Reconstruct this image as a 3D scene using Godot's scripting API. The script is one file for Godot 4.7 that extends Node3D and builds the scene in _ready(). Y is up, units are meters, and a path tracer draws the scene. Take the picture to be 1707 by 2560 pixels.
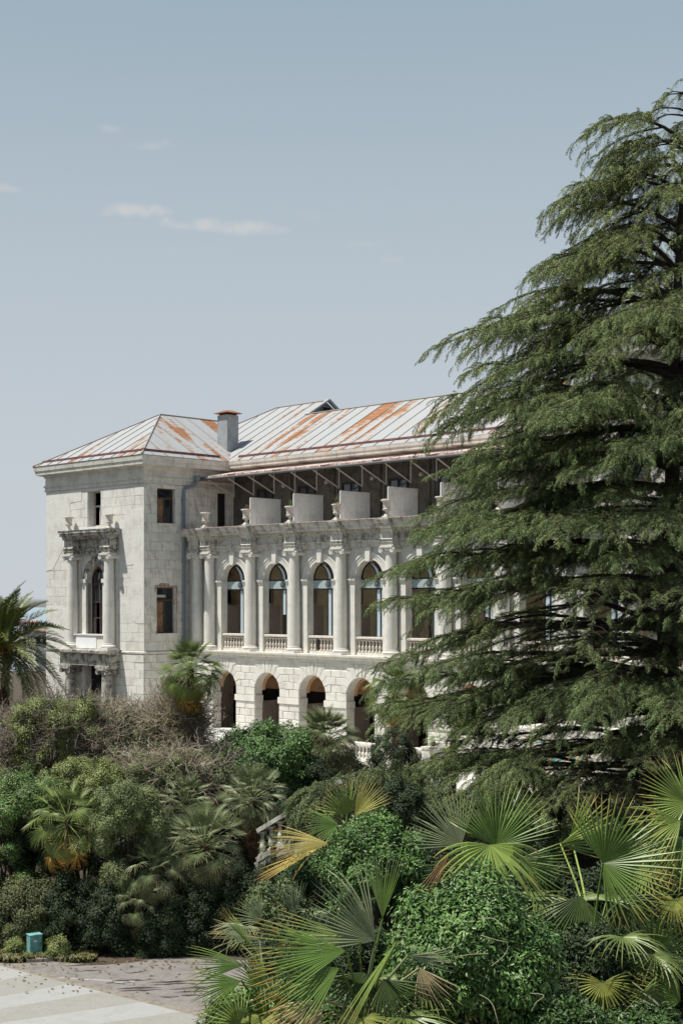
extends Node3D

const F := 3480.0
const EYE := 10.8
const INK := Color(1, 1, 1)
var rng := RandomNumberGenerator.new()
var used := {}
var M := {}
var building: Node3D


# a small mesh collector: triangles with normals, colours and texture coordinates
class Geo:
	var v := PackedVector3Array()
	var n := PackedVector3Array()
	var c := PackedColorArray()
	var t := PackedVector2Array()
	var col := Color(1, 1, 1)
	var xf := Transform3D()

	func tri(a: Vector3, b: Vector3, d: Vector3, na: Vector3, nb: Vector3, nd: Vector3, ta := Vector2(), tb := Vector2(), td := Vector2()) -> void:
		a = xf * a
		b = xf * b
		d = xf * d
		na = (xf.basis * na).normalized()
		nb = (xf.basis * nb).normalized()
		nd = (xf.basis * nd).normalized()
		if (b - a).cross(d - a).dot(na + nb + nd) > 0.0:
			v.append_array([a, d, b])
			n.append_array([na, nd, nb])
			t.append_array([ta, td, tb])
		else:
			v.append_array([a, b, d])
			n.append_array([na, nb, nd])
			t.append_array([ta, tb, td])
		c.append_array([col, col, col])

	func flat(a: Vector3, b: Vector3, d: Vector3, towards: Vector3) -> void:
		var m := (b - a).cross(d - a)
		if m.dot(towards) < 0.0:
			m = -m
		tri(a, b, d, m, m, m)

	func quad(a: Vector3, b: Vector3, d: Vector3, e: Vector3, towards: Vector3) -> void:
		flat(a, b, d, towards)
		flat(a, d, e, towards)

	func box(x0: float, x1: float, y0: float, y1: float, z0: float, z1: float) -> void:
		var p := [Vector3(x0, y0, z0), Vector3(x1, y0, z0), Vector3(x1, y1, z0), Vector3(x0, y1, z0), Vector3(x0, y0, z1), Vector3(x1, y0, z1), Vector3(x1, y1, z1), Vector3(x0, y1, z1)]
		quad(p[0], p[1], p[2], p[3], Vector3(0, 0, -1))
		quad(p[4], p[5], p[6], p[7], Vector3(0, 0, 1))
		quad(p[0], p[3], p[7], p[4], Vector3(-1, 0, 0))
		quad(p[1], p[2], p[6], p[5], Vector3(1, 0, 0))
		quad(p[0], p[1], p[5], p[4], Vector3(0, -1, 0))
		quad(p[3], p[2], p[6], p[7], Vector3(0, 1, 0))

	# a bar between two points
	func bar(a: Vector3, b: Vector3, w: float, h: float) -> void:
		var d := (b - a).normalized()
		var side := d.cross(Vector3.UP)
		if side.length() < 0.01:
			side = Vector3.RIGHT
		side = side.normalized() * w * 0.5
		var up := side.cross(d).normalized() * h * 0.5
		var q := []
		for s in [[-1, -1], [1, -1], [1, 1], [-1, 1]]:
			q.append(side * s[0] + up * s[1])
		for i in 4:
			var j := (i + 1) % 4
			quad(a + q[i], a + q[j], b + q[j], b + q[i], q[i] + q[j])
		quad(a + q[0], a + q[1], a + q[2], a + q[3], -d)
		quad(b + q[0], b + q[1], b + q[2], b + q[3], d)

	static func inset(p: PackedVector2Array, by: float) -> PackedVector2Array:
		var r := PackedVector2Array()
		var k := p.size()
		for i in k:
			var a := (p[i] - p[(i + k - 1) % k]).normalized()
			var b := (p[(i + 1) % k] - p[i]).normalized()
			var na := Vector2(-a.y, a.x)
			var nb := Vector2(-b.y, b.x)
			var m := na + nb
			var q := m.dot(na)
			r.append(p[i] + (m * by / q if q > 0.3 else na * by))
		return r

	static func ccw(p: PackedVector2Array) -> PackedVector2Array:
		if Geometry2D.is_polygon_clockwise(p):
			var r := p.duplicate()
			r.reverse()
			return r
		return p

	# an outline in x and y pushed out from z0 to z1, its front edge chamfered
	func prism(poly: PackedVector2Array, z0: float, z1: float, ch := 0.0, back := true) -> void:
		var p := ccw(poly)
		var q := inset(p, ch) if ch > 0.0 else p
		var k := p.size()
		for i in k:
			var j := (i + 1) % k
			var e := (p[j] - p[i])
			var o := Vector3(e.y, -e.x, 0)
			quad(Vector3(p[i].x, p[i].y, z0), Vector3(p[j].x, p[j].y, z0), Vector3(p[j].x, p[j].y, z1 - ch), Vector3(p[i].x, p[i].y, z1 - ch), o)
			if ch > 0.0:
				quad(Vector3(p[i].x, p[i].y, z1 - ch), Vector3(p[j].x, p[j].y, z1 - ch), Vector3(q[j].x, q[j].y, z1), Vector3(q[i].x, q[i].y, z1), o + Vector3(0, 0, e.length()))
		var f := Geometry2D.triangulate_polygon(q)
		for i in range(0, f.size(), 3):
			flat(Vector3(q[f[i]].x, q[f[i]].y, z1), Vector3(q[f[i + 1]].x, q[f[i + 1]].y, z1), Vector3(q[f[i + 2]].x, q[f[i + 2]].y, z1), Vector3(0, 0, 1))
		if back:
			f = Geometry2D.triangulate_polygon(p)
			for i in range(0, f.size(), 3):
				flat(Vector3(p[f[i]].x, p[f[i]].y, z0), Vector3(p[f[i + 1]].x, p[f[i + 1]].y, z0), Vector3(p[f[i + 2]].x, p[f[i + 2]].y, z0), Vector3(0, 0, -1))

	# a profile (distance out along z, height y) run along x
	func mould(profile: Array, x0: float, x1: float, zback: float) -> void:
		for i in profile.size() - 1:
			var a: Array = profile[i]
			var b: Array = profile[i + 1]
			var o := Vector3(0, a[0] - b[0], b[1] - a[1])
			quad(Vector3(x0, a[1], a[0]), Vector3(x1, a[1], a[0]), Vector3(x1, b[1], b[0]), Vector3(x0, b[1], b[0]), o)
		var poly := PackedVector2Array()
		for a in profile:
			poly.append(Vector2(a[0], a[1]))
		var lo: Array = profile[0]
		var hi: Array = profile[-1]
		poly.append(Vector2(zback, hi[1]))
		poly.append(Vector2(zback, lo[1]))
		var f := Geometry2D.triangulate_polygon(poly)
		for x in [x0, x1]:
			for i in range(0, f.size(), 3):
				flat(Vector3(x, poly[f[i]].y, poly[f[i]].x), Vector3(x, poly[f[i + 1]].y, poly[f[i + 1]].x), Vector3(x, poly[f[i + 2]].y, poly[f[i + 2]].x), Vector3(-1 if x == x0 else 1, 0, 0))
		quad(Vector3(x0, hi[1], hi[0]), Vector3(x1, hi[1], hi[0]), Vector3(x1, hi[1], zback), Vector3(x0, hi[1], zback), Vector3.UP)
		quad(Vector3(x0, lo[1], lo[0]), Vector3(x1, lo[1], lo[0]), Vector3(x1, lo[1], zback), Vector3(x0, lo[1], zback), Vector3.DOWN)

	func lathe(profile: Array, sides: int, at := Vector3.ZERO, cap := true) -> void:
		for i in profile.size() - 1:
			var a: Array = profile[i]
			var b: Array = profile[i + 1]
			var dn := Vector2(b[1] - a[1], a[0] - b[0]).normalized()
			for k in sides:
				var p := TAU * k / sides
				var q := TAU * (k + 1) / sides
				var dp := Vector3(cos(p), 0, sin(p))
				var dq := Vector3(cos(q), 0, sin(q))
				var np := dp * dn.x + Vector3(0, dn.y, 0)
				var nq := dq * dn.x + Vector3(0, dn.y, 0)
				var p0: Vector3 = at + dp * a[0] + Vector3(0, a[1], 0)
				var q0: Vector3 = at + dq * a[0] + Vector3(0, a[1], 0)
				var p1: Vector3 = at + dp * b[0] + Vector3(0, b[1], 0)
				var q1: Vector3 = at + dq * b[0] + Vector3(0, b[1], 0)
				if a[0] > 0.0001:
					tri(p0, q0, q1, np, nq, nq)
				if b[0] > 0.0001:
					tri(p0, q1, p1, np, nq, np)
		if cap:
			for e in [profile[0], profile[-1]]:
				if e[0] > 0.0001:
					for k in sides:
						var p := TAU * k / sides
						var q := TAU * (k + 1) / sides
						flat(at + Vector3(0, e[1], 0), at + Vector3(cos(p) * e[0], e[1], sin(p) * e[0]), at + Vector3(cos(q) * e[0], e[1], sin(q) * e[0]), Vector3(0, -1 if e == profile[0] else 1, 0))

	func tube(path: Array, radii: Array, sides: int) -> void:
		var rings := []
		var count := path.size()
		for i in count:
			var d: Vector3 = (path[mini(i + 1, count - 1)] - path[maxi(i - 1, 0)]).normalized()
			var s := d.cross(Vector3(0.31, 0.2, 0.93) if absf(d.y) > 0.9 else Vector3.UP).normalized()
			var u := s.cross(d)
			var ring := []
			for k in sides:
				var p := TAU * k / sides
				ring.append(s * cos(p) + u * sin(p))
			rings.append(ring)
		for i in count - 1:
			for k in sides:
				var j := (k + 1) % sides
				var a: Vector3 = path[i] + rings[i][k] * radii[i]
				var b: Vector3 = path[i] + rings[i][j] * radii[i]
				var d: Vector3 = path[i + 1] + rings[i + 1][j] * radii[i + 1]
				var e: Vector3 = path[i + 1] + rings[i + 1][k] * radii[i + 1]
				tri(a, b, d, rings[i][k], rings[i][j], rings[i + 1][j])
				tri(a, d, e, rings[i][k], rings[i + 1][j], rings[i + 1][k])

	func mesh() -> ArrayMesh:
		var m := ArrayMesh.new()
		if v.is_empty():
			return m
		var a := []
		a.resize(Mesh.ARRAY_MAX)
		a[Mesh.ARRAY_VERTEX] = v
		a[Mesh.ARRAY_NORMAL] = n
		a[Mesh.ARRAY_COLOR] = c
		a[Mesh.ARRAY_TEX_UV] = t
		m.add_surface_from_arrays(Mesh.PRIMITIVE_TRIANGLES, a)
		return m


func at(px: float, py: float, d: float) -> Vector3:
	return Vector3((px - 853.5) / F * d, EYE - (py - 1500.0) / F * d, -d)


func numbered(called: String) -> String:
	var k: int = used.get(called, -1) + 1
	used[called] = k
	return called if k == 0 else "%s_%03d" % [called, k]


func thing(called: String, label: String, category: String, where := Vector3.ZERO, turn := 0.0, group := "") -> Node3D:
	var o := Node3D.new()
	o.name = numbered(called)
	add_child(o)
	o.position = where
	o.rotation.y = turn
	tag(o, label, category, group)
	return o


func tag(o: Node3D, label: String, category: String, group := "") -> void:
	o.set_meta("label", label)
	o.set_meta("category", category)
	if group:
		o.set_meta("group", group)


func part(called: String, what: Variant, m: Material, parent: Node3D, label := "") -> MeshInstance3D:
	var o := MeshInstance3D.new()
	o.name = called
	o.mesh = what.mesh() if what is Geo else what
	o.material_override = m
	parent.add_child(o, true)
	if label:
		o.set_meta("label", label)
	return o


func setting(called: String, what: Variant, m: Material) -> MeshInstance3D:
	var o := MeshInstance3D.new()
	o.name = numbered(called)
	o.mesh = what.mesh() if what is Geo else what
	o.material_override = m
	add_child(o)
	o.set_meta("kind", "structure")
	return o


func copies(called: String, what: Mesh, m: Material, places: Array, tints: Array, parent: Node3D) -> MultiMeshInstance3D:
	var mm := MultiMesh.new()
	mm.transform_format = MultiMesh.TRANSFORM_3D
	mm.use_colors = not tints.is_empty()
	mm.mesh = what
	mm.instance_count = places.size()
	for i in places.size():
		mm.set_instance_transform(i, places[i])
		if mm.use_colors:
			mm.set_instance_color(i, tints[i])
	var o := MultiMeshInstance3D.new()
	o.name = called
	o.multimesh = mm
	o.material_override = m
	o.set_meta("kind", "stuff")
	parent.add_child(o, true)
	return o


func noise_bytes(size: int, freq: float, sd: int, octaves := 4, kind := FastNoiseLite.TYPE_SIMPLEX_SMOOTH, high := 0) -> PackedByteArray:
	var z := FastNoiseLite.new()
	z.seed = sd
	z.noise_type = kind
	z.frequency = freq
	z.fractal_octaves = octaves
	var im: Image = z.get_seamless_image(size, high if high else size)
	im.convert(Image.FORMAT_L8)
	if high:
		im.resize(size, size, Image.INTERPOLATE_CUBIC)
	return im.get_data()


func weathered(size: int, base: Color, dirt: Color, amount: float, streak: float, grain: float, sd: int) -> ImageTexture:
	var big := noise_bytes(size, 0.008, sd, 5)
	var fine := noise_bytes(size, 0.09, sd + 1, 3)
	var run := noise_bytes(size, 0.03, sd + 2, 4, FastNoiseLite.TYPE_SIMPLEX_SMOOTH, size / 8)
	var spot := noise_bytes(size, 0.03, sd + 3, 5)
	var out := PackedByteArray()
	out.resize(size * size * 3)
	for i in size * size:
		var a := smoothstep(0.42, 0.8, big[i] / 255.0 * 0.6 + spot[i] / 255.0 * 0.4) * amount
		a = clampf(a + smoothstep(0.58, 0.9, run[i] / 255.0) * streak, 0.0, 1.0)
		var g := 1.0 + (fine[i] / 255.0 - 0.5) * grain + (spot[i] / 255.0 - 0.5) * grain * 0.8
		var k := base.lerp(dirt, a) * g
		out[i * 3] = clampi(int(k.r * 255.0), 0, 255)
		out[i * 3 + 1] = clampi(int(k.g * 255.0), 0, 255)
		out[i * 3 + 2] = clampi(int(k.b * 255.0), 0, 255)
	return ImageTexture.create_from_image(Image.create_from_data(size, size, false, Image.FORMAT_RGB8, out))


func bumps(size: int, freq: float, sd: int, depth: float) -> ImageTexture:
	var im := Image.create_from_data(size, size, false, Image.FORMAT_L8, noise_bytes(size, freq, sd, 5))
	im.convert(Image.FORMAT_RGB8)
	im.bump_map_to_normal_map(depth)
	return ImageTexture.create_from_image(im)


func mat(called: String, c: Color, rough := 0.85, metal := 0.0) -> StandardMaterial3D:
	var m := StandardMaterial3D.new()
	m.resource_name = called
	m.albedo_color = c
	m.roughness = rough
	m.metallic = metal
	M[called] = m
	return m


func textured(called: String, tex: Texture2D, metres: float, rough := 0.9, normal: Texture2D = null, strength := 1.0) -> StandardMaterial3D:
	var m := mat(called, Color.WHITE, rough)
	m.albedo_texture = tex
	m.uv1_triplanar = true
	m.uv1_scale = Vector3.ONE / metres
	m.uv1_triplanar_sharpness = 6.0
	if normal:
		m.normal_enabled = true
		m.normal_texture = normal
		m.normal_scale = strength
	return m


func leafy(called: String, c := Color.WHITE, rough := 0.5, through := Color(0.05, 0.08, 0.02)) -> StandardMaterial3D:
	var m := mat(called, c, rough)
	m.vertex_color_use_as_albedo = true
	m.metallic_specular = 0.4
	m.cull_mode = BaseMaterial3D.CULL_DISABLED
	if through != Color.BLACK:
		m.backlight_enabled = true
		m.backlight = through
	return m


func make_materials() -> void:
	var rough_n := bumps(512, 0.04, 11, 3.0)
	var grit_n := bumps(512, 0.12, 12, 2.0)
	textured("stone", weathered(512, Color(0.825, 0.812, 0.785), Color(0.69, 0.67, 0.635), 0.5, 0.3, 0.06, 21), 5.0, 0.92, rough_n, 0.22)
	textured("stone_pale", weathered(512, Color(0.84, 0.828, 0.80), Color(0.72, 0.70, 0.665), 0.45, 0.25, 0.06, 31), 3.0, 0.92, rough_n, 0.2)
	textured("stone_grey", weathered(512, Color(0.86, 0.845, 0.81), Color(0.62, 0.59, 0.54), 0.5, 0.42, 0.07, 41), 3.4, 0.95, rough_n, 0.3)
	textured("plaster", weathered(512, Color(0.835, 0.825, 0.80), Color(0.74, 0.725, 0.70), 0.6, 0.4, 0.07, 51), 4.0, 0.92, rough_n, 0.3)
	textured("trim", weathered(512, Color(0.82, 0.805, 0.77), Color(0.62, 0.595, 0.55), 0.45, 0.45, 0.07, 61), 4.0, 0.9, rough_n, 0.2)
	textured("trim_dirty", weathered(512, Color(0.79, 0.775, 0.74), Color(0.47, 0.445, 0.41), 0.7, 0.5, 0.08, 65), 3.0, 0.92, rough_n, 0.3)
	textured("mould", weathered(512, Color(0.70, 0.68, 0.64), Color(0.28, 0.27, 0.255), 0.9, 0.45, 0.12, 71), 1.8, 0.95, rough_n, 1.0)
	textured("shade_wall", weathered(512, Color(0.37, 0.355, 0.33), Color(0.25, 0.24, 0.22), 0.8, 0.4, 0.1, 81), 3.0, 0.95, rough_n, 0.4)  # grey darkened so the wall itself carries the shade under the awning
	textured("ochre", weathered(512, Color(0.92, 0.85, 0.71), Color(0.85, 0.77, 0.62), 0.7, 0.3, 0.08, 91), 3.0, 0.95)
	textured("terracotta", weathered(512, Color(0.75, 0.60, 0.46), Color(0.58, 0.43, 0.32), 0.7, 0.3, 0.08, 101), 3.0, 0.95)
	textured("brick", weathered(256, Color(0.62, 0.50, 0.44), Color(0.42, 0.34, 0.30), 0.8, 0.2, 0.2, 111), 0.7, 0.95, grit_n, 1.0)
	textured("urn", weathered(512, Color(0.83, 0.805, 0.77), Color(0.58, 0.53, 0.49), 0.6, 0.5, 0.10, 121), 1.2, 0.9, rough_n, 0.5)
	textured("asphalt", weathered(512, Color(0.485, 0.46, 0.445), Color(0.40, 0.375, 0.36), 0.8, 0.0, 0.2, 131), 2.7, 0.95, grit_n, 0.25)
	textured("paving_white", weathered(512, Color(0.595, 0.59, 0.58), Color(0.57, 0.565, 0.555), 0.8, 0.0, 0.08, 141), 3.0, 0.9, grit_n, 0.4)
	textured("paving_tan", weathered(512, Color(0.55, 0.54, 0.515), Color(0.52, 0.51, 0.485), 0.8, 0.0, 0.1, 151), 3.0, 0.9, grit_n, 0.4)
	textured("soil", weathered(512, Color(0.30, 0.25, 0.20), Color(0.19, 0.17, 0.12), 0.9, 0.0, 0.3, 161), 2.0, 1.0, grit_n, 1.0)
	textured("verge", weathered(512, Color(0.52, 0.485, 0.44), Color(0.40, 0.365, 0.32), 0.9, 0.0, 0.25, 163), 1.5, 1.0, grit_n, 1.0)
	textured("bark", weathered(512, Color(0.27, 0.24, 0.21), Color(0.15, 0.13, 0.115), 0.9, 0.6, 0.3, 171), 1.0, 1.0, rough_n, 1.5)
	textured("palm_bark", weathered(256, Color(0.36, 0.29, 0.22), Color(0.20, 0.15, 0.11), 0.9, 0.7, 0.3, 181), 0.5, 1.0, rough_n, 1.5)
	textured("board", weathered(256, Color(0.55, 0.43, 0.33), Color(0.32, 0.22, 0.16), 0.9, 0.8, 0.15, 191), 0.8, 0.9)
	textured("teal_paint", weathered(256, Color(0.45, 0.66, 0.65), Color(0.30, 0.42, 0.42), 0.6, 0.5, 0.1, 201), 0.7, 0.6)
	textured("tin", weathered(256, Color(0.60, 0.61, 0.62), Color(0.50, 0.505, 0.51), 0.7, 0.4, 0.06, 211), 1.5, 0.6)
	textured("divider", weathered(256, Color(0.88, 0.88, 0.88), Color(0.78, 0.775, 0.77), 0.6, 0.6, 0.05, 215), 2.0, 0.7)
	textured("divider_warm", weathered(256, Color(0.74, 0.69, 0.665), Color(0.66, 0.615, 0.59), 0.6, 0.6, 0.05, 217), 2.0, 0.7)
	textured("maroon", weathered(256, Color(0.43, 0.25, 0.24), Color(0.60, 0.48, 0.45), 0.6, 0.2, 0.15, 219), 1.3, 0.7)
	textured("awning_paint", weathered(256, Color(0.78, 0.745, 0.72), Color(0.62, 0.42, 0.36), 0.9, 0.6, 0.12, 221), 1.2, 0.7)
	mat("gutter", Color(0.36, 0.37, 0.375), 0.5, 0.0)
	mat("pipe", Color(0.46, 0.50, 0.54), 0.5, 0.0)
	mat("steel_paint", Color(0.80, 0.79, 0.77), 0.5)
	mat("dark_frame", Color(0.14, 0.13, 0.125), 0.6)
	mat("brown_frame", Color(0.30, 0.22, 0.18), 0.8)
	mat("old_white_frame", Color(0.70, 0.67, 0.63), 0.7)
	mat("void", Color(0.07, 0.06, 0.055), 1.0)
	mat("blue_beam", Color(0.62, 0.67, 0.68), 0.6)
	mat("sheet_white", Color(0.90, 0.90, 0.90), 0.7)
	mat("globe", Color(0.66, 0.65, 0.62), 0.35)
	mat("rust_hat", Color(0.52, 0.32, 0.20), 0.8)
	mat("sky_reflection", Color(0.70, 0.755, 0.79), 0.3)  # opaque pale blue painted in for sky reflected in the panes
	var g := mat("glass", Color(0.55, 0.62, 0.66, 0.25), 0.04)
	g.transparency = BaseMaterial3D.TRANSPARENCY_ALPHA
	g.metallic_specular = 0.9
	var b := mat("dark_glass", Color(0.10, 0.13, 0.16), 0.06)
	b.metallic_specular = 0.8
	make_rust()
	leafy("frond", Color.WHITE, 0.42)
	leafy("needles", Color.WHITE, 0.6, Color(0.02, 0.03, 0.01))
	leafy("leaves", Color.WHITE, 0.42, Color(0.05, 0.09, 0.02))
	leafy("dull_leaves", Color.WHITE, 0.6, Color(0.04, 0.06, 0.02))
	leafy("dry", Color.WHITE, 0.8, Color(0.10, 0.06, 0.02))
	leafy("twig", Color.WHITE, 0.9, Color.BLACK)


# painted sheet roofing: white paint that has gone to rust in long runs and at the sheet ends
func make_rust() -> void:
	var size := 1024
	var run := noise_bytes(size, 0.012, 301, 5, FastNoiseLite.TYPE_SIMPLEX_SMOOTH, size / 8)
	var spot := noise_bytes(size, 0.025, 302, 5)
	var fine := noise_bytes(size, 0.1, 303, 3)
	var out := PackedByteArray()
	out.resize(size * size * 3)
	for y in size:
		for x in size:
			var i := y * size + x
			var sheet := int(x / 64)
			var r := sin(sheet * 12.9898 + 4.1) * 43758.547
			r = r - floor(r)
			var low := clampf((r - 0.58) * 0.42, -0.16, 0.16)
			var k := run[i] / 255.0 * 0.76 + spot[i] / 255.0 * 0.24
			var a := smoothstep(0.60 - low, 0.74 - low, k)
			var halo := smoothstep(0.50 - low, 0.68 - low, k)
			var g := 1.0 + (fine[i] / 255.0 - 0.5) * 0.12
			var c := Color(0.605, 0.605, 0.61).lerp(Color(0.60, 0.525, 0.465), halo * 0.7)
			c = c.lerp(Color(0.60, 0.39, 0.22).lerp(Color(0.50, 0.31, 0.17), spot[i] / 255.0), a) * g
			out[i * 3] = clampi(int(c.r * 255.0), 0, 255)
			out[i * 3 + 1] = clampi(int(c.g * 255.0), 0, 255)
			out[i * 3 + 2] = clampi(int(c.b * 255.0), 0, 255)
	var m := mat("roofing", Color.WHITE, 0.62)
	m.albedo_texture = ImageTexture.create_from_image(Image.create_from_data(size, size, false, Image.FORMAT_RGB8, out))


func make_sky() -> void:
	var w := 4096
	var h := 2048
	var cloud := FastNoiseLite.new()
	cloud.seed = 5
	cloud.frequency = 0.02
	cloud.fractal_octaves = 4
	# each wisp: bearing and height in degrees, half length, half thickness, strength
	var wisps := [[-8.5, 15.35, 1.6, 0.3, 1.0], [-4.7, 14.95, 2.7, 0.3, 1.0], [-7.8, 17.95, 1.0, 0.2, 0.45], [-9.4, 18.5, 0.5, 0.14, 0.45], [-13.7, 16.0, 0.8, 0.2, 0.6], [-13.9, 15.55, 0.4, 0.12, 0.3], [-1.3, 15.4, 0.8, 0.16, 0.25], [0.9, 14.3, 1.0, 0.14, 0.3], [2.1, 13.7, 0.6, 0.12, 0.3], [2.0, 16.3, 0.4, 0.1, 0.15], [-6.0, 14.0, 1.6, 0.12, 0.15], [-22.0, 20.0, 4.0, 0.5, 0.6], [25.0, 24.0, 5.0, 0.6, 0.5], [-60.0, 28.0, 6.0, 0.7, 0.5], [140.0, 25.0, 6.0, 0.7, 0.5], [90.0, 18.0, 5.0, 0.5, 0.5], [-130.0, 22.0, 5.0, 0.5, 0.5]]
	var im := Image.create(w, h, false, Image.FORMAT_RGBF)
	var stops := [[0.0, Color(0.565, 0.605, 0.645)], [4.0, Color(0.555, 0.605, 0.65)], [9.0, Color(0.515, 0.575, 0.63)], [14.0, Color(0.46, 0.535, 0.60)], [19.0, Color(0.395, 0.48, 0.55)], [24.0, Color(0.33, 0.43, 0.51)], [32.0, Color(0.27, 0.38, 0.48)], [60.0, Color(0.18, 0.29, 0.42)], [90.0, Color(0.15, 0.26, 0.40)]]
	for y in h:
		var up := 90.0 - (y + 0.5) / h * 180.0
		var base := Color(0.30, 0.30, 0.29)
		if up >= 0.0:
			for i in stops.size() - 1:
				if up >= stops[i][0] and up <= stops[i + 1][0]:
					base = stops[i][1].lerp(stops[i + 1][1], (up - stops[i][0]) / (stops[i + 1][0] - stops[i][0]))
		elif up > -3.0:
			base = stops[0][1].lerp(base, -up / 3.0)
		im.fill_rect(Rect2i(0, y, w, 1), base)
	for q in wisps:
		for yy in range(int((90.0 - q[1] - q[3] * 3.0) / 180.0 * h), int((90.0 - q[1] + q[3] * 3.0) / 180.0 * h) + 1):
			for xx in range(int((q[0] - q[2] * 1.2) / 360.0 * w), int((q[0] + q[2] * 1.2) / 360.0 * w) + 1):
				var up := 90.0 - (yy + 0.5) / h * 180.0
				var dx: float = ((xx + 0.5) / w * 360.0 - q[0]) / q[2]
				var lift: float = cloud.get_noise_2d(xx * 1.5, q[0] * 50.0) * 0.9 + dx * 0.35 * (1.0 if q[0] < -6.0 else 0.0)
				var dy: float = (up - q[1]) / q[3] - lift
				var grain := cloud.get_noise_2d(xx * 2.5, yy * 5.0) * 0.9 + cloud.get_noise_2d(xx * 7.0, yy * 9.0) * 0.6
				var a: float = clampf((1.0 - dx * dx) * 0.95 - dy * dy * (1.4 if dy < 0.0 else 0.8) + grain * 0.9, 0.0, 1.0) * q[4]
				var px := posmod(xx, w)
				im.set_pixel(px, yy, im.get_pixel(px, yy).lerp(Color(0.615, 0.62, 0.615), a * 0.75))
	var e := Environment.new()
	var sky := Sky.new()
	var pano := PanoramaSkyMaterial.new()
	pano.panorama = ImageTexture.create_from_image(im)
	pano.filter = true
	e.background_energy_multiplier = 0.8
	sky.sky_material = pano
	e.background_mode = Environment.BG_SKY
	e.sky = sky
	e.tonemap_mode = Environment.TONE_MAPPER_LINEAR
	e.tonemap_exposure = 1.25
	e.sdfgi_enabled = true
	e.ssao_enabled = true
	e.ssil_enabled = true
	var we := WorldEnvironment.new()
	we.name = "world_environment"
	we.environment = e
	add_child(we)


func _ready() -> void:
	rng.seed = 20240607
	var cam := Camera3D.new()
	cam.name = "camera"
	cam.position = Vector3(0, EYE, 0)
	cam.near = 0.5
	cam.far = 12000.0
	cam.projection = Camera3D.PROJECTION_FRUSTUM
	cam.size = 2560.0 / F * 0.5
	cam.frustum_offset = Vector2(0.0, 220.0 / F * 0.5)
	add_child(cam)
	cam.current = true
	make_sky()
	var sun := DirectionalLight3D.new()
	sun.name = "sun"
	sun.light_color = Color(1.0, 0.985, 0.945)
	sun.light_energy = 1.6
	sun.light_angular_distance = 0.5
	sun.shadow_enabled = true
	add_child(sun)
	sun.look_at_from_position(Vector3(-1.05, 2.45, 0.26) * 50.0, Vector3.ZERO, Vector3.UP)
	make_materials()
	make_ground()
	make_building()
	make_furniture()
	make_cedar()
	make_garden()
	make_foreground()


# ---------------------------------------------------------------- the sanatorium, in its own axes: x along the facade, z towards the garden
const BAY := 3.557
const COL := 2.2


func arc(cx: float, cy: float, r: float, from: float, to: float, steps: int) -> PackedVector2Array:
	var p := PackedVector2Array()
	for i in steps + 1:
		var a := deg_to_rad(lerpf(from, to, float(i) / steps))
		p.append(Vector2(cx + cos(a) * r, cy + sin(a) * r))
	return p


func rect(x0: float, y0: float, x1: float, y1: float) -> PackedVector2Array:
	return PackedVector2Array([Vector2(x0, y0), Vector2(x1, y0), Vector2(x1, y1), Vector2(x0, y1)])


func arched(x0: float, y0: float, x1: float, spring: float) -> PackedVector2Array:
	var p := PackedVector2Array([Vector2(x0, y0), Vector2(x1, y0)])
	p.append_array(arc((x0 + x1) * 0.5, spring, (x1 - x0) * 0.5, 0, 180, 16))
	return p


func side_wall(x: float) -> Transform3D:
	return Transform3D(Basis(Vector3(0, 0, -1), Vector3(0, 1, 0), Vector3(1, 0, 0)), Vector3(x, 0, 0))


func slab(called: String, m: Material, parent: Node3D, x0: float, x1: float, y0: float, y1: float, z0: float, z1: float) -> MeshInstance3D:
	var g := Geo.new()
	g.box(x0, x1, y0, y1, z0, z1)
	return part(called, g, m, parent)


# courses of dressed stones over an area, cut round its openings
func stones(called: String, area: Rect2, high: float, long: float, holes: Array, xf: Transform3D, out: float, mats: Array, uneven: float) -> void:
	var y := area.position.y
	var row := 0
	while y < area.end.y - 0.05:
		var top := minf(y + high, area.end.y)
		var x := area.position.x
		var first := long * (0.5 if row % 2 else 1.0) * rng.randf_range(0.85, 1.15)
		while x < area.end.x - 0.02:
			var w := first if first > 0.0 else long * rng.randf_range(0.85, 1.2)
			first = 0.0
			var x1 := x + w
			if area.end.x - x1 < long * 0.3:
				x1 = area.end.x
			var pieces := [rect(x + 0.006, y + 0.006, x1 - 0.006, top - 0.006)]
			for h in holes:
				var next := []
				for q in pieces:
					for cut in Geometry2D.clip_polygons(q, h):
						if not Geometry2D.is_polygon_clockwise(cut):
							next.append(cut)
				pieces = next
			for q in pieces:
				if absf(area_of(q)) < 0.02:
					continue
				var g := Geo.new()
				g.xf = xf
				g.prism(q, -0.03, out + rng.randf_range(-uneven, uneven), 0.008, false)
				part(called, g, mats[rng.randi() % mats.size()], building)
			x = x1
		y = top
		row += 1


func area_of(p: PackedVector2Array) -> float:
	var a := 0.0
	for i in p.size():
		var q := p[(i + 1) % p.size()]
		a += p[i].x * q.y - q.x * p[i].y
	return a * 0.5


func window_bars(g: Geo, x0: float, x1: float, y0: float, y1: float, w: float, z0: float, z1: float) -> void:
	g.box(x0, x0 + w, y0, y1, z0, z1)
	g.box(x1 - w, x1, y0, y1, z0, z1)
	g.box(x0 + w, x1 - w, y0, y0 + w, z0, z1)
	g.box(x0 + w, x1 - w, y1 - w, y1, z0, z1)


func make_building() -> void:
	building = thing("sanatorium_building", "long weathered stone building with arcades, columns and a rusting white sheet roof", "building", Vector3(-11.243, 2.7, -79.408), -PI / 4)
	make_wing()
	make_wing_front()
	make_wing_side()
	make_arcade()
	make_colonnade()
	make_terrace()
	make_roofs()
	make_centre()


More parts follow.
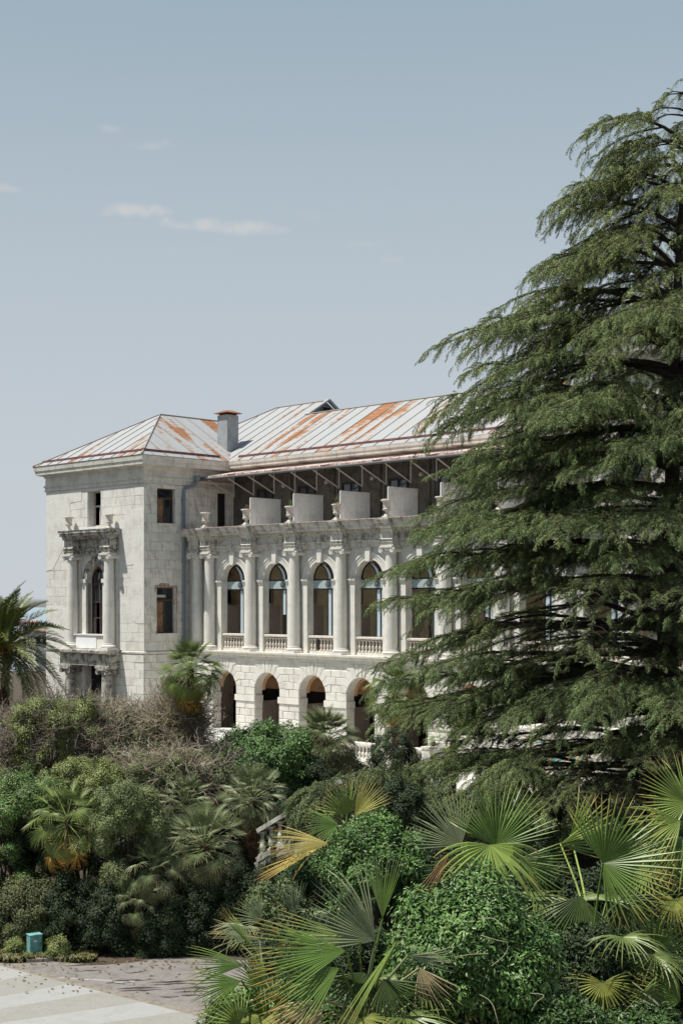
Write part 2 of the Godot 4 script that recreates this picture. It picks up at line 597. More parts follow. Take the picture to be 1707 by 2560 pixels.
func ring(profile: Array, called: String, m: Material) -> void:
	var g := Geo.new()
	for i in profile.size() - 1:
		var a: Array = profile[i]
		var b: Array = profile[i + 1]
		var qa := [Vector3(-10 - a[0], a[1], -14), Vector3(-10 - a[0], a[1], a[0]), Vector3(a[0], a[1], a[0]), Vector3(a[0], a[1], a[2] if a.size() > 2 else -6.6)]
		var qb := [Vector3(-10 - b[0], b[1], -14), Vector3(-10 - b[0], b[1], b[0]), Vector3(b[0], b[1], b[0]), Vector3(b[0], b[1], -6.6)]
		var o := [Vector3(-1, 0, 0), Vector3(0, 0, 1), Vector3(1, 0, 0)]
		for k in 3:
			g.quad(qa[k], qa[k + 1], qb[k + 1], qb[k], o[k] * (b[1] - a[1]) + Vector3(0, a[0] - b[0], 0))
	part(called, g, m, building)


func make_wing() -> void:
	# the body of the wing: walls with real openings, then the outer skin of stones and plaster
	var g := Geo.new()
	for q in [rect(-10, 0, -5.9, 15.6), rect(-3.6, 0, -0.6, 15.6), rect(-5.9, 4.25, -3.6, 5.2), rect(-5.9, 11.6, -3.6, 12.48), rect(-5.9, 12.48, -5.56, 14.6), rect(-4.26, 12.48, -3.6, 14.6), rect(-5.9, 14.6, -3.6, 15.6)]:
		g.prism(q, -0.6, -0.03)
	var a := PackedVector2Array([Vector2(-5.9, 5.2), Vector2(-5.6, 5.2)])
	var top := arc(-4.75, 9.35, 0.85, 180, 0, 18)
	a.append_array(top)
	a.append_array([Vector2(-3.9, 5.2), Vector2(-3.6, 5.2), Vector2(-3.6, 11.6), Vector2(-5.9, 11.6)])
	g.prism(a, -0.6, -0.03)
	part("wall", g, M.plaster, building)
	g = Geo.new()
	g.xf = side_wall(0)
	for q in [rect(0.03, 0, 0.92, 15.6), rect(2.27, 0, 5.46, 15.6), rect(0.92, 0, 2.27, 6.18), rect(0.92, 8.83, 2.27, 12.54), rect(0.92, 14.55, 2.27, 15.6), rect(5.46, 0, 6.25, 12.1), rect(5.46, 14.5, 6.25, 15.6), rect(6.25, 0, 7.2, 15.6)]:
		g.prism(q, -0.6, -0.03)
	part("wall", g, M.stone_grey, building)
	g = Geo.new()
	g.box(-10, -9.4, 0, 15.6, -20, -0.6)
	g.box(-9.4, 40, 0, 15.6, -20.3, -20)
	g.box(-9.4, -0.6, 15.3, 15.55, -20, -0.6)
	for y in [5.0, 11.7]:
		g.box(-9.4, -0.6, y - 0.2, y, -20, -0.6)
	g.box(-9.4, -0.6, 0, 15.3, -4.6, -4.4)
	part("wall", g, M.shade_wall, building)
	ring([[0.0, 14.80], [0.09, 14.80], [0.09, 14.88], [0.05, 14.90], [0.05, 15.02], [0.11, 15.06], [0.13, 15.14], [0.04, 15.20], [0.04, 15.62], [0.10, 15.66], [0.12, 15.74], [0.34, 15.79], [0.48, 15.82], [0.49, 16.02], [0.54, 16.06], [0.57, 16.34], [-0.3, 16.34]], "cornice", M.trim)
	ring([[0.0, 5.0], [0.07, 5.02], [0.08, 5.12], [0.0, 5.16]], "string_course", M.trim)


func make_wing_front() -> void:
	var holes := [rect(-5.6, 12.44, -4.22, 14.64), rect(-7.0, 4.2, -2.45, 12.25), rect(-6.1, -1, -3.4, 4.3)]
	var left_patch := PackedVector2Array([Vector2(-10, 9.9), Vector2(-9.3, 9.95), Vector2(-8.7, 10.6), Vector2(-8.1, 11.3), Vector2(-7.4, 11.4), Vector2(-7.4, 14.0), Vector2(-6.2, 14.05), Vector2(-6.15, 14.79), Vector2(-10, 14.79)])
	var low_patch := PackedVector2Array([Vector2(-10, 5.17), Vector2(-7.05, 5.17), Vector2(-7.05, 7.7), Vector2(-7.7, 7.75), Vector2(-7.9, 7.6), Vector2(-8.8, 7.62), Vector2(-9.0, 7.9), Vector2(-9.2, 7.7), Vector2(-10, 7.72)])
	var right_patch := PackedVector2Array([Vector2(0, 13.35), Vector2(-1.3, 13.3), Vector2(-1.75, 13.05), Vector2(-2.05, 12.75), Vector2(-2.45, 12.3), Vector2(-2.45, 10.4), Vector2(-1.6, 10.1), Vector2(-0.95, 10.15), Vector2(-1.2, 9.2), Vector2(-1.32, 8.9), Vector2(-1.75, 8.3), Vector2(-1.75, 7.9), Vector2(-1.45, 7.4), Vector2(-1.1, 6.95), Vector2(-0.6, 6.75), Vector2(0, 6.75)])
	var all := holes + [left_patch, low_patch, right_patch]
	stones("front_stone", Rect2(-10, 5.17, 10, 9.62), 0.525, 1.0, all, Transform3D(), 0.0, [M.stone, M.stone, M.stone_pale], 0.004)
	stones("base_stone", Rect2(-10, 0, 10, 4.98), 0.452, 0.86, holes, Transform3D(), 0.03, [M.stone, M.stone_pale], 0.012)
	for p in [left_patch, low_patch, right_patch]:
		var pieces := [p]
		for h in holes:
			var next := []
			for q in pieces:
				next.append_array(Geometry2D.clip_polygons(q, h))
			pieces = next
		for q in pieces:
			if absf(area_of(q)) > 0.05:
				var g := Geo.new()
				g.prism(q, -0.03, 0.016, 0.008)
				part("plaster_patch", g, M.plaster, building)
	# upper window, deep in its reveal
	var w := Geo.new()
	window_bars(w, -5.56, -4.26, 12.48, 14.6, 0.09, -0.52, -0.42)
	w.box(-5.47, -4.35, 13.66, 13.76, -0.51, -0.43)
	w.box(-4.95, -4.87, 12.57, 13.66, -0.51, -0.43)
	w.box(-4.87, -4.35, 13.08, 13.13, -0.50, -0.44)
	var win := part("window", w, M.old_white_frame, building)
	slab("pane", M.dark_glass, win, -4.87, -4.35, 12.57, 13.66, -0.48, -0.465)
	# aedicule: columns, entablature and arched french window
	for x in [-6.62, -2.88]:
		column(x, 5.2, 10.82, 0.36, 0.335, M.stone_pale, building)
		slab("pilaster_strip", M.stone_pale, building, x - 0.42, x + 0.42, 5.2, 10.82, -0.02, 0.06)
	var e := Geo.new()
	var prof := [[0.16, 10.82], [0.16, 10.98], [0.20, 11.0], [0.20, 11.14], [0.26, 11.18], [0.13, 11.24], [0.13, 11.66], [0.25, 11.7], [0.28, 11.8], [0.62, 11.86], [0.66, 11.9], [0.67, 12.06], [0.76, 12.16], [0.78, 12.24]]
	e.mould(prof, -7.0, -2.5, -0.03)
	for x in [-6.62, -2.88]:
		var pr := []
		for q in prof:
			pr.append([q[0] + (0.50 if q[0] < 0.5 else 0.19), q[1]])
		e.mould(pr, x - 0.47 - 0.002, x + 0.47 + 0.002, 0.0)
	e.box(-7.34, -2.16, 12.07, 12.23, -0.03, 0.93)
	e.box(-7.26, -2.24, 11.9, 12.07, -0.03, 0.86)
	part("canopy", e, M.mould, building)
	for i in 15:
		if i != 1 and i != 2 and i != 12 and i != 13:
			slab("bracket", M.mould, building, -7.1 + i * 0.32, -6.94 + i * 0.32, 11.72, 11.86, 0.0, 0.6)
	slab("canopy_flashing", M.roofing, building, -7.36, -2.14, 12.232, 12.25, -0.03, 0.96)
	for s in [[-6.0, -5.6], [-3.9, -3.5]]:
		slab("door_pilaster", M.stone_pale, building, s[0], s[1], 5.2, 9.12, -0.3, 0.10)
		slab("impost", M.stone_pale, building, s[0] - 0.05, s[1] + 0.05, 9.12, 9.35, -0.3, 0.17)
	archivolt(-4.75, 9.35, 0.85, 1.2, -0.03, 0.11, M.mould)
	var k := Geo.new()
	k.prism(PackedVector2Array([Vector2(-4.9, 10.12), Vector2(-4.6, 10.12), Vector2(-4.53, 10.82), Vector2(-4.97, 10.82)]), -0.03, 0.2)
	part("keystone", k, M.mould, building)
	w = Geo.new()
	var z0 := -0.42
	var z1 := -0.34
	for x in [-5.6, -3.98, -4.79]:
		w.box(x, x + 0.08, 5.9, 9.2 if x != -4.79 else 10.15, z0, z1)
	for x in [-5.22, -4.40]:
		w.box(x, x + 0.035, 5.9, 9.0, z0 + 0.01, z1 - 0.01)
		w.box(x, x + 0.045, 9.12, 9.9, z0 + 0.01, z1 - 0.01)
	w.box(-5.6, -3.9, 9.0, 9.12, z0 - 0.01, z1 + 0.02)
	for y in [5.9, 7.0, 7.95]:
		w.box(-5.52, -3.98, y, y + 0.06, z0 + 0.005, z1 - 0.005)
	var rim := arc(-4.75, 9.2, 0.86, 0, 180, 16)
	rim.append_array(arc(-4.75, 9.2, 0.78, 180, 0, 16))
	w.prism(rim, z0 - 0.002, z1 + 0.004)
	var fw := part("window", w, M.brown_frame, building, "arched french window with peeling brown frame")
	for c in [[-5.52, -5.22], [-5.185, -4.79], [-4.71, -4.40], [-4.365, -3.98]]:
		for r in [[5.96, 7.0], [7.06, 7.95], [8.01, 9.0]]:
			if not (c[0] < -5.0 and r[0] < 6.5) and not (c[0] > -5.2 and c[0] < -5.0 and r[0] < 7.5):
				slab("pane", M.dark_glass, fw, c[0], c[1], r[0], r[1], z0 + 0.035, z0 + 0.045)
	for c in [[-5.52, -5.22], [-5.175, -4.79], [-4.71, -4.40], [-4.355, -3.98]]:
		slab("pane", M.dark_glass, fw, c[0], c[1], 9.12, 9.75, z0 + 0.035, z0 + 0.045)
	# balcony with its white boarded front, on brackets over the dark door
	var b := Geo.new()
	b.mould([[0.80, 4.92], [1.0, 4.96], [1.05, 5.0], [1.06, 5.14], [1.0, 5.2]], -7.5, -2.1, -0.03)
	b.box(-7.3, -2.3, 4.25, 4.92, -0.03, 0.78)
	part("balcony_slab", b, M.mould, building)
	b = Geo.new()
	b.box(-6.2, -3.3, 5.2, 6.0, 0.05, 0.42)
	b.box(-6.3, -3.2, 6.0, 6.08, -0.02, 0.5)
	part("balcony_parapet", b, M.stone_pale, building)
	slab("parapet_sheet", M.sheet_white, building, -6.1, -4.05, 5.24, 5.98, 0.423, 0.45)
	for x in [-6.62, -2.88]:
		column(x, 0.9, 4.1, 0.5, 0.36, M.mould, building)
		var c := Geo.new()
		c.mould([[0.85, 4.08], [0.95, 4.12], [0.95, 4.25]], x - 0.6, x + 0.6, 0.0)
		part("bracket", c, M.mould, building)
		slab("pedestal", M.stone, building, x - 0.55, x + 0.55, 0, 0.9, 0, 1.05)
	slab("door", M.void, building, -5.9, -3.6, 0, 4.25, -0.56, -0.5)


func column(x: float, y0: float, y1: float, z: float, r: float, m: Material, parent: Node3D) -> void:
	var g := Geo.new()
	var h := y1 - y0
	var prof := []
	for i in 13:
		var f := i / 12.0
		prof.append([r * (1.0 - 0.15 * maxf(0.0, f - 0.3) / 0.7 * (0.6 + 0.4 * f)), y0 + 0.36 + (h - 0.72) * f])
	g.lathe(prof, 28, Vector3(x, 0, z))
	var shaft := part("column", g, m, parent)
	g = Geo.new()
	g.box(x - r * 1.42, x + r * 1.42, y0, y0 + 0.13, z - r * 1.42, z + r * 1.42)
	var base := []
	for i in 7:
		var a := -PI / 2 + PI * i / 6.0
		base.append([r * 1.22 + cos(a) * 0.065, y0 + 0.195 + sin(a) * 0.065])
	base.append([r * 1.1, y0 + 0.29])
	for i in 5:
		var a := -PI / 2 + PI * i / 4.0
		base.append([r * 1.06 + cos(a) * 0.03, y0 + 0.325 + sin(a) * 0.03])
	g.lathe(base, 28, Vector3(x, 0, z))
	part("base", g, m, shaft)
	g = Geo.new()
	var top := r * 0.86
	g.lathe([[top + 0.03, y1 - 0.37], [top + 0.035, y1 - 0.33], [top, y1 - 0.31], [top, y1 - 0.28], [top + 0.1, y1 - 0.17], [top + 0.06, y1 - 0.12]], 24, Vector3(x, 0, z))
	g.box(x - r * 1.3, x + r * 1.3, y1 - 0.09, y1, z - r * 1.3, z + r * 1.3)
	for s in [-1, 1]:
		# volutes: bolsters rolled from front to back, with a raised rim and eye
		var keep := g.xf
		g.xf = Transform3D(Basis(Vector3(1, 0, 0), Vector3(0, 0, 1), Vector3(0, -1, 0)), Vector3(x + s * r * 1.18, y1 - 0.215, z))
		var d := r * 1.16
		g.lathe([[0.0, -d - 0.03], [0.04, -d - 0.03], [0.045, -d], [0.09, -d], [0.095, -d - 0.02], [0.135, -d - 0.02], [0.14, -d + 0.05], [0.10, -d * 0.3], [0.10, d * 0.3], [0.14, d - 0.05], [0.135, d + 0.02], [0.095, d + 0.02], [0.09, d], [0.045, d], [0.04, d + 0.03], [0.0, d + 0.03]], 18)
		g.xf = keep
	g.box(x - r * 1.18, x + r * 1.18, y1 - 0.15, y1 - 0.09, z - r * 1.2, z + r * 1.2)
	part("capital", g, m, shaft)


func archivolt(cx: float, cy: float, r0: float, r1: float, z0: float, out: float, m: Material) -> void:
	var g := Geo.new()
	for s in [[r0, r0 + (r1 - r0) * 0.42, out * 0.55], [r0 + (r1 - r0) * 0.42, r0 + (r1 - r0) * 0.82, out * 0.8], [r0 + (r1 - r0) * 0.82, r1, out * 1.25]]:
		var p := arc(cx, cy, s[1], 0, 180, 24)
		p.append_array(arc(cx, cy, s[0], 180, 0, 24))
		g.prism(p, z0, z0 + s[2], 0.0, false)
	part("archivolt", g, m, building)


func make_wing_side() -> void:
	var xf := side_wall(0)
	# ragged openings where plaster has fallen from the brick
	var ragged := PackedVector2Array([Vector2(0.84, 6.1), Vector2(2.36, 6.1), Vector2(2.42, 6.6), Vector2(2.36, 7.2), Vector2(2.45, 7.8), Vector2(2.38, 8.4), Vector2(2.5, 8.75), Vector2(2.36, 8.98), Vector2(1.9, 8.93), Vector2(1.75, 9.08), Vector2(1.2, 9.1), Vector2(1.0, 8.96), Vector2(0.7, 8.95), Vector2(0.72, 8.6), Vector2(0.9, 8.5), Vector2(0.88, 7.6), Vector2(0.93, 6.9)])
	var holes := [ragged, rect(0.93, 12.44, 2.33, 14.62), rect(5.4, 12.0, 6.3, 14.56), rect(2.6, 4, 2.94, 4.5)]
	stones("side_stone", Rect2(0.03, 5.17, 3.22, 9.62), 0.525, 0.93, holes, xf, 0.0, [M.stone_grey, M.stone_grey, M.stone], 0.006)
	stones("terrace_stone", Rect2(3.25, 12.1, 3.45, 2.69), 0.525, 1.0, holes, xf, 0.0, [M.stone_grey], 0.006)
	stones("base_stone", Rect2(0.03, 0, 3.22, 4.98), 0.452, 0.86, [], xf, 0.03, [M.stone_grey, M.stone], 0.012)
	# bricks showing round the lower window
	var y := 6.2
	while y < 9.05:
		for a in ([[0.76, 0.9], [2.29, 2.42]] if y < 8.8 else [[0.76, 1.05], [1.06, 1.34], [1.35, 1.62], [1.63, 1.9], [1.91, 2.18], [2.19, 2.44]]):
			var g := Geo.new()
			g.xf = xf
			g.prism(rect(a[0] + rng.randf_range(0, 0.03), y, a[1] - rng.randf_range(0, 0.03), y + 0.075), -0.05, rng.randf_range(-0.028, -0.008), 0.006, false)
			part("brick", g, M.brick, building)
		y += 0.09
	for q in [[12.54, 14.55, 0.98, 2.25, false], [6.18, 8.83, 0.92, 2.27, true]]:
		var g := Geo.new()
		g.xf = xf
		window_bars(g, q[2], q[3], q[0], q[1], 0.08, -0.36, -0.26)
		var mid: float = lerpf(q[0], q[1], 0.70)
		g.box(q[2] + 0.08, q[3] - 0.08, mid, mid + 0.1, -0.355, -0.265)
		g.box(1.58, 1.65, q[0] + 0.08, mid, -0.355, -0.265)
		var win := part("window", g, M.brown_frame, building)
		g = Geo.new()
		g.xf = xf
		g.prism(rect(q[2] + 0.08, q[0] + 0.08, 1.58, mid - (0.0 if not q[4] else 0.02)), -0.34, -0.31)
		part("board", g, M.board, win, "stained board filling the left casement")
		g = Geo.new()
		g.xf = xf
		g.prism(rect(1.65, q[0] + 0.08, q[3] - 0.08, mid), -0.33, -0.315)
		part("pane", g, M.dark_glass, win)
		g = Geo.new()
		g.xf = xf
		g.prism(rect(q[2] + 0.08, mid + 0.1, q[3] - 0.08, q[1] - 0.08), -0.33, -0.315)
		part("pane", g, M.dark_glass, win)
		if q[4]:
			g = Geo.new()
			g.xf = xf
			g.prism(rect(1.0, 8.25, 1.75, 8.4), -0.3, -0.27)
			part("board", g, M.old_white_frame, win)
		g = Geo.new()
		g.xf = xf
		g.box(q[2] - 0.06, q[3] + 0.1, q[0] - 0.1, q[0] - 0.01, -0.3, 0.07)
		part("window_sill", g, M.stone_grey, building)
	# door from the wing on to the terrace
	var d := Geo.new()
	d.xf = xf
	d.box(5.46, 5.54, 12.1, 14.5, -0.4, -0.3)
	d.box(6.17, 6.25, 12.1, 14.5, -0.4, -0.3)
	d.box(5.54, 6.17, 14.4, 14.5, -0.4, -0.3)
	d.box(5.54, 6.17, 12.1, 14.4, -0.38, -0.34)
	part("door", d, M.dark_frame, building)
	# drainpipe with its swan neck, hopper and brackets
	var p := Geo.new()
	p.tube([Vector3(0.35, 15.28, -3.62), Vector3(0.3, 15.0, -3.6), Vector3(0.2, 14.84, -3.45), Vector3(0.15, 14.74, -3.1), Vector3(0.14, 14.66, -2.9), Vector3(0.14, 14.5, -2.8), Vector3(0.14, 14.2, -2.78), Vector3(0.14, 4.6, -2.78)], [0.085, 0.085, 0.085, 0.085, 0.085, 0.085, 0.085, 0.085], 12)
	p.lathe([[0.09, 15.05], [0.17, 15.2], [0.19, 15.42], [0.16, 15.42]], 14, Vector3(0.35, 0, -3.62))
	var pipe := part("drainpipe", p, M.pipe, building)
	for yy in [13.9, 12.1, 10.3, 8.5, 6.9, 5.6]:
		var b := Geo.new()
		b.lathe([[0.1, yy], [0.1, yy + 0.05]], 12, Vector3(0.14, 0, -2.78))
		b.box(0.0, 0.08, yy, yy + 0.05, -2.9, -2.66)
		part("pipe_bracket", b, M.pipe, pipe)


func pier_x(k: int) -> float:
	return COL + BAY * (k + 0.5)


func make_arcade() -> void:
	var zf := -2.6
	var last := 9
	var spring := 3.13
	# the wall behind the rusticated face
	for k in range(0, last):
		var cx := pier_x(k)
		var x0 := cx - BAY / 2 if k > 0 else 0.0
		var x1 := cx + BAY / 2
		var p := PackedVector2Array([Vector2(x0, 0), Vector2(cx - 1.02, 0)])
		p.append_array(arc(cx, spring, 1.02, 180, 0, 20))
		p.append_array([Vector2(cx + 1.02, 0), Vector2(x1, 0), Vector2(x1, 4.82), Vector2(x0, 4.82)])
		var g := Geo.new()
		g.prism(p, zf - 0.58, zf - 0.04)
		part("arcade_wall", g, M.stone, building)
		# the inner arch of coloured plaster
		var q := arc(cx, spring, 1.06, 0, 180, 18)
		q.append_array(arc(cx, spring, 0.90, 180, 0, 18))
		g = Geo.new()
		g.prism(q, zf - 0.70, zf - 0.57)
		part("inner_arch", g, M.terracotta, building)
		# voussoirs that step into the courses, keystone between
		var ys := [2.86, 3.3, 3.69, 4.08, 4.46, 4.82]
		for s in [-1, 1]:
			var edge: float = (BAY / 2) if not (k == 0 and s < 0) else cx
			var a0 := -12.0
			var foot := Vector2(1.0, 2.86)
			var angs := [9.0, 24.0, 41.0, 58.0]
			for i in 4:
				var ang: float = angs[i]
				var rr: float = 1.38 if i < 3 else 1.5
				var knee := Vector2(cos(deg_to_rad(ang)) * rr, ys[i + 1] - spring + 0.0)
				var poly := PackedVector2Array()
				if i == 0:
					poly.append(Vector2(1.0, ys[0] - spring))
				else:
					poly.append(Vector2(cos(deg_to_rad(a0)), sin(deg_to_rad(a0))))
				var start := maxf(a0, 0.0)
				for j in range(1 if i else 0, 4):
					var b := deg_to_rad(lerpf(start, ang, j / 3.0))
					poly.append(Vector2(cos(b), sin(b)))
				poly.append(knee)
				var far := edge - (0.0 if i % 2 == 0 else 0.36)
				poly.append(Vector2(far, ys[i + 1] - spring))
				poly.append(Vector2(far, ys[i] - spring))
				if i > 0:
					poly.append(foot)
				add_voussoir(poly, s, cx, spring, zf)
				if i % 2 == 1 and s > 0 and k < last - 1:
					add_voussoir(PackedVector2Array([Vector2(far, ys[i] - spring), Vector2(far + 0.72, ys[i] - spring), Vector2(far + 0.72, ys[i + 1] - spring), Vector2(far, ys[i + 1] - spring)]), s, cx, spring, zf)
				foot = knee
				a0 = ang
			# the upper rays
			var t: float = ys[5] - spring
			add_voussoir(PackedVector2Array([Vector2(cos(deg_to_rad(58)), sin(deg_to_rad(58))), Vector2(cos(deg_to_rad(66)), sin(deg_to_rad(66))), Vector2(cos(deg_to_rad(74)), sin(deg_to_rad(74))), Vector2(0.50, t), Vector2(0.98, t), Vector2(0.98, ys[4] - spring + 0.02), foot]), s, cx, spring, zf)
			add_voussoir(PackedVector2Array([Vector2(cos(deg_to_rad(74)), sin(deg_to_rad(74))), Vector2(cos(deg_to_rad(83)), sin(deg_to_rad(83))), Vector2(0.165, t), Vector2(0.50, t)]), s, cx, spring, zf)
			add_voussoir(PackedVector2Array([foot + Vector2(0.0, 0.02), Vector2(edge, ys[4] - spring), Vector2(edge, t), Vector2(0.98, t), Vector2(0.98, ys[4] - spring + 0.02)]), s, cx, spring, zf)
		add_voussoir(PackedVector2Array([Vector2(-0.12, 0.992), Vector2(0.12, 0.992), Vector2(0.165, ys[5] - spring), Vector2(-0.165, ys[5] - spring)]), 1, cx, spring, zf)
	# piers below: impost stones and courses
	for k in range(-1, last - 1):
		var x0 := pier_x(k) + 1.0 if k >= 0 else 0.0
		var x1 := pier_x(k + 1) - 1.0
		var g := Geo.new()
		g.box(x0 - (0.05 if k >= 0 else 0.0), x1 + 0.05, 2.52, 2.85, zf - 0.60, zf + 0.06)
		part("impost_stone", g, M.stone_pale, building)
		var y := 2.51
		var row := 0
		while y > 0.05:
			var low := maxf(y - 0.405, 0.0)
			var cuts := [0.0, 0.5, 1.0] if row % 2 == 0 else [0.0, 0.19, 0.8, 1.0]
			for i in cuts.size() - 1:
				var a: float = lerpf(x0, x1, cuts[i])
				var b: float = lerpf(x0, x1, cuts[i + 1])
				g = Geo.new()
				g.prism(rect(a + (0.012 if i else -0.012), low + 0.014, b + (-0.012 if i < cuts.size() - 2 else 0.012), y - 0.012), zf - 0.58, zf + rng.randf_range(-0.01, 0.012), 0.025, false)
				part("pier_stone", g, [M.stone, M.stone_pale, M.stone][rng.randi() % 3], building)
			y = low
			row += 1
	# ledge and band over the arcade
	var m := Geo.new()
	m.mould([[zf + 0.0, 4.82], [zf + 0.03, 4.83], [zf + 0.03, 5.0], [zf + 0.09, 5.04], [zf + 0.12, 5.13], [zf + 0.22, 5.17], [zf + 0.22, 5.25]], 0.0, 33.0, -3.4)
	part("string_course", m, M.trim, building)
	# inside the arcade
	slab("arcade_floor", M.stone_pale, building, -0.6, 34, -0.12, 0.0, -20, -1.2)
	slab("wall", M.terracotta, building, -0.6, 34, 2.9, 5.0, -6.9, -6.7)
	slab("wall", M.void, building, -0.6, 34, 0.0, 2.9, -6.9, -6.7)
	slab("ceiling", M.terracotta, building, -0.6, 34, 5.0, 5.2, -6.9, -3.4)
	for k in range(0, last):
		var x := 4.64 + BAY * (k - 0)
		var g := Geo.new()
		divider_sheet(g, x, 0.15, 2.3, -6.3, -3.5)
		part("divider_panel", g, M.divider_warm, building)
	slab("parapet", M.sheet_white, building, 2.96, 5.0, 0, 0.72, -3.3, -2.66)
	slab("parapet_cap", M.stone_pale, building, 2.96, 5.02, 0.722, 0.82, -3.35, -2.6)
	for k in range(5, last):
		slab("parapet", M.stone_pale, building, pier_x(k) - 1.0, pier_x(k) + 1.0, 0, 1.6, -3.2, -2.9)


func add_voussoir(p: PackedVector2Array, s: int, cx: float, cy: float, zf: float) -> void:
	var q := PackedVector2Array()
	for v in p:
		q.append(Vector2(cx + v.x * s, cy + v.y))
	q = Geo.inset(Geo.ccw(q), 0.011)
	if Geometry2D.triangulate_polygon(q).is_empty():
		return
	var g := Geo.new()
	g.prism(q, zf - 0.05, zf + rng.randf_range(-0.012, 0.012), 0.02, false)
	if Geometry2D.triangulate_polygon(Geo.inset(q, 0.02)).is_empty():
		g = Geo.new()
		g.prism(q, zf - 0.05, zf, 0.0, false)
	part("voussoir", g, [M.stone, M.stone_pale, M.stone][rng.randi() % 3], building)


# a corrugated sheet standing across the loggia
func divider_sheet(g: Geo, x: float, y0: float, y1: float, z0: float, z1: float) -> void:
	var n := int((z1 - z0) / 0.075)
	var p := PackedVector2Array()
	for i in n + 1:
		p.append(Vector2(z0 + (z1 - z0) * i / n, x + (0.035 if i % 2 else -0.0)))
	for i in n:
		var a := p[i]
		var b := p[i + 1]
		for s in [0.0, -0.02]:
			g.quad(Vector3(a.y + s, y0, a.x), Vector3(b.y + s, y0, b.x), Vector3(b.y + s, y1, b.x), Vector3(a.y + s, y1, a.x), Vector3(1 if s == 0.0 else -1, 0, 0))
		g.quad(Vector3(a.y, y1, a.x), Vector3(b.y, y1, b.x), Vector3(b.y - 0.02, y1, b.x), Vector3(a.y - 0.02, y1, a.x), Vector3.UP)
	g.box(x - 0.03, x + 0.03, y1, y1 + 0.04, z0, z1)
	g.box(x - 0.03, x + 0.03, y0 - 0.15, y1, z1, z1 + 0.05)


func baluster_mesh(h: float, r: float) -> ArrayMesh:
	var g := Geo.new()
	g.box(-r, r, 0, h * 0.09, -r, r)
	g.box(-r, r, h * 0.91, h, -r, r)
	g.lathe([[r * 0.75, h * 0.09], [r * 0.85, h * 0.13], [r * 0.55, h * 0.17], [r * 0.8, h * 0.26], [r * 0.98, h * 0.36], [r * 0.9, h * 0.45], [r * 0.52, h * 0.58], [r * 0.42, h * 0.64], [r * 0.7, h * 0.67], [r * 0.74, h * 0.71], [r * 0.48, h * 0.74], [r * 0.62, h * 0.82], [r * 0.72, h * 0.87], [r * 0.72, h * 0.91]], 12, Vector3.ZERO, false)
	return g.mesh()


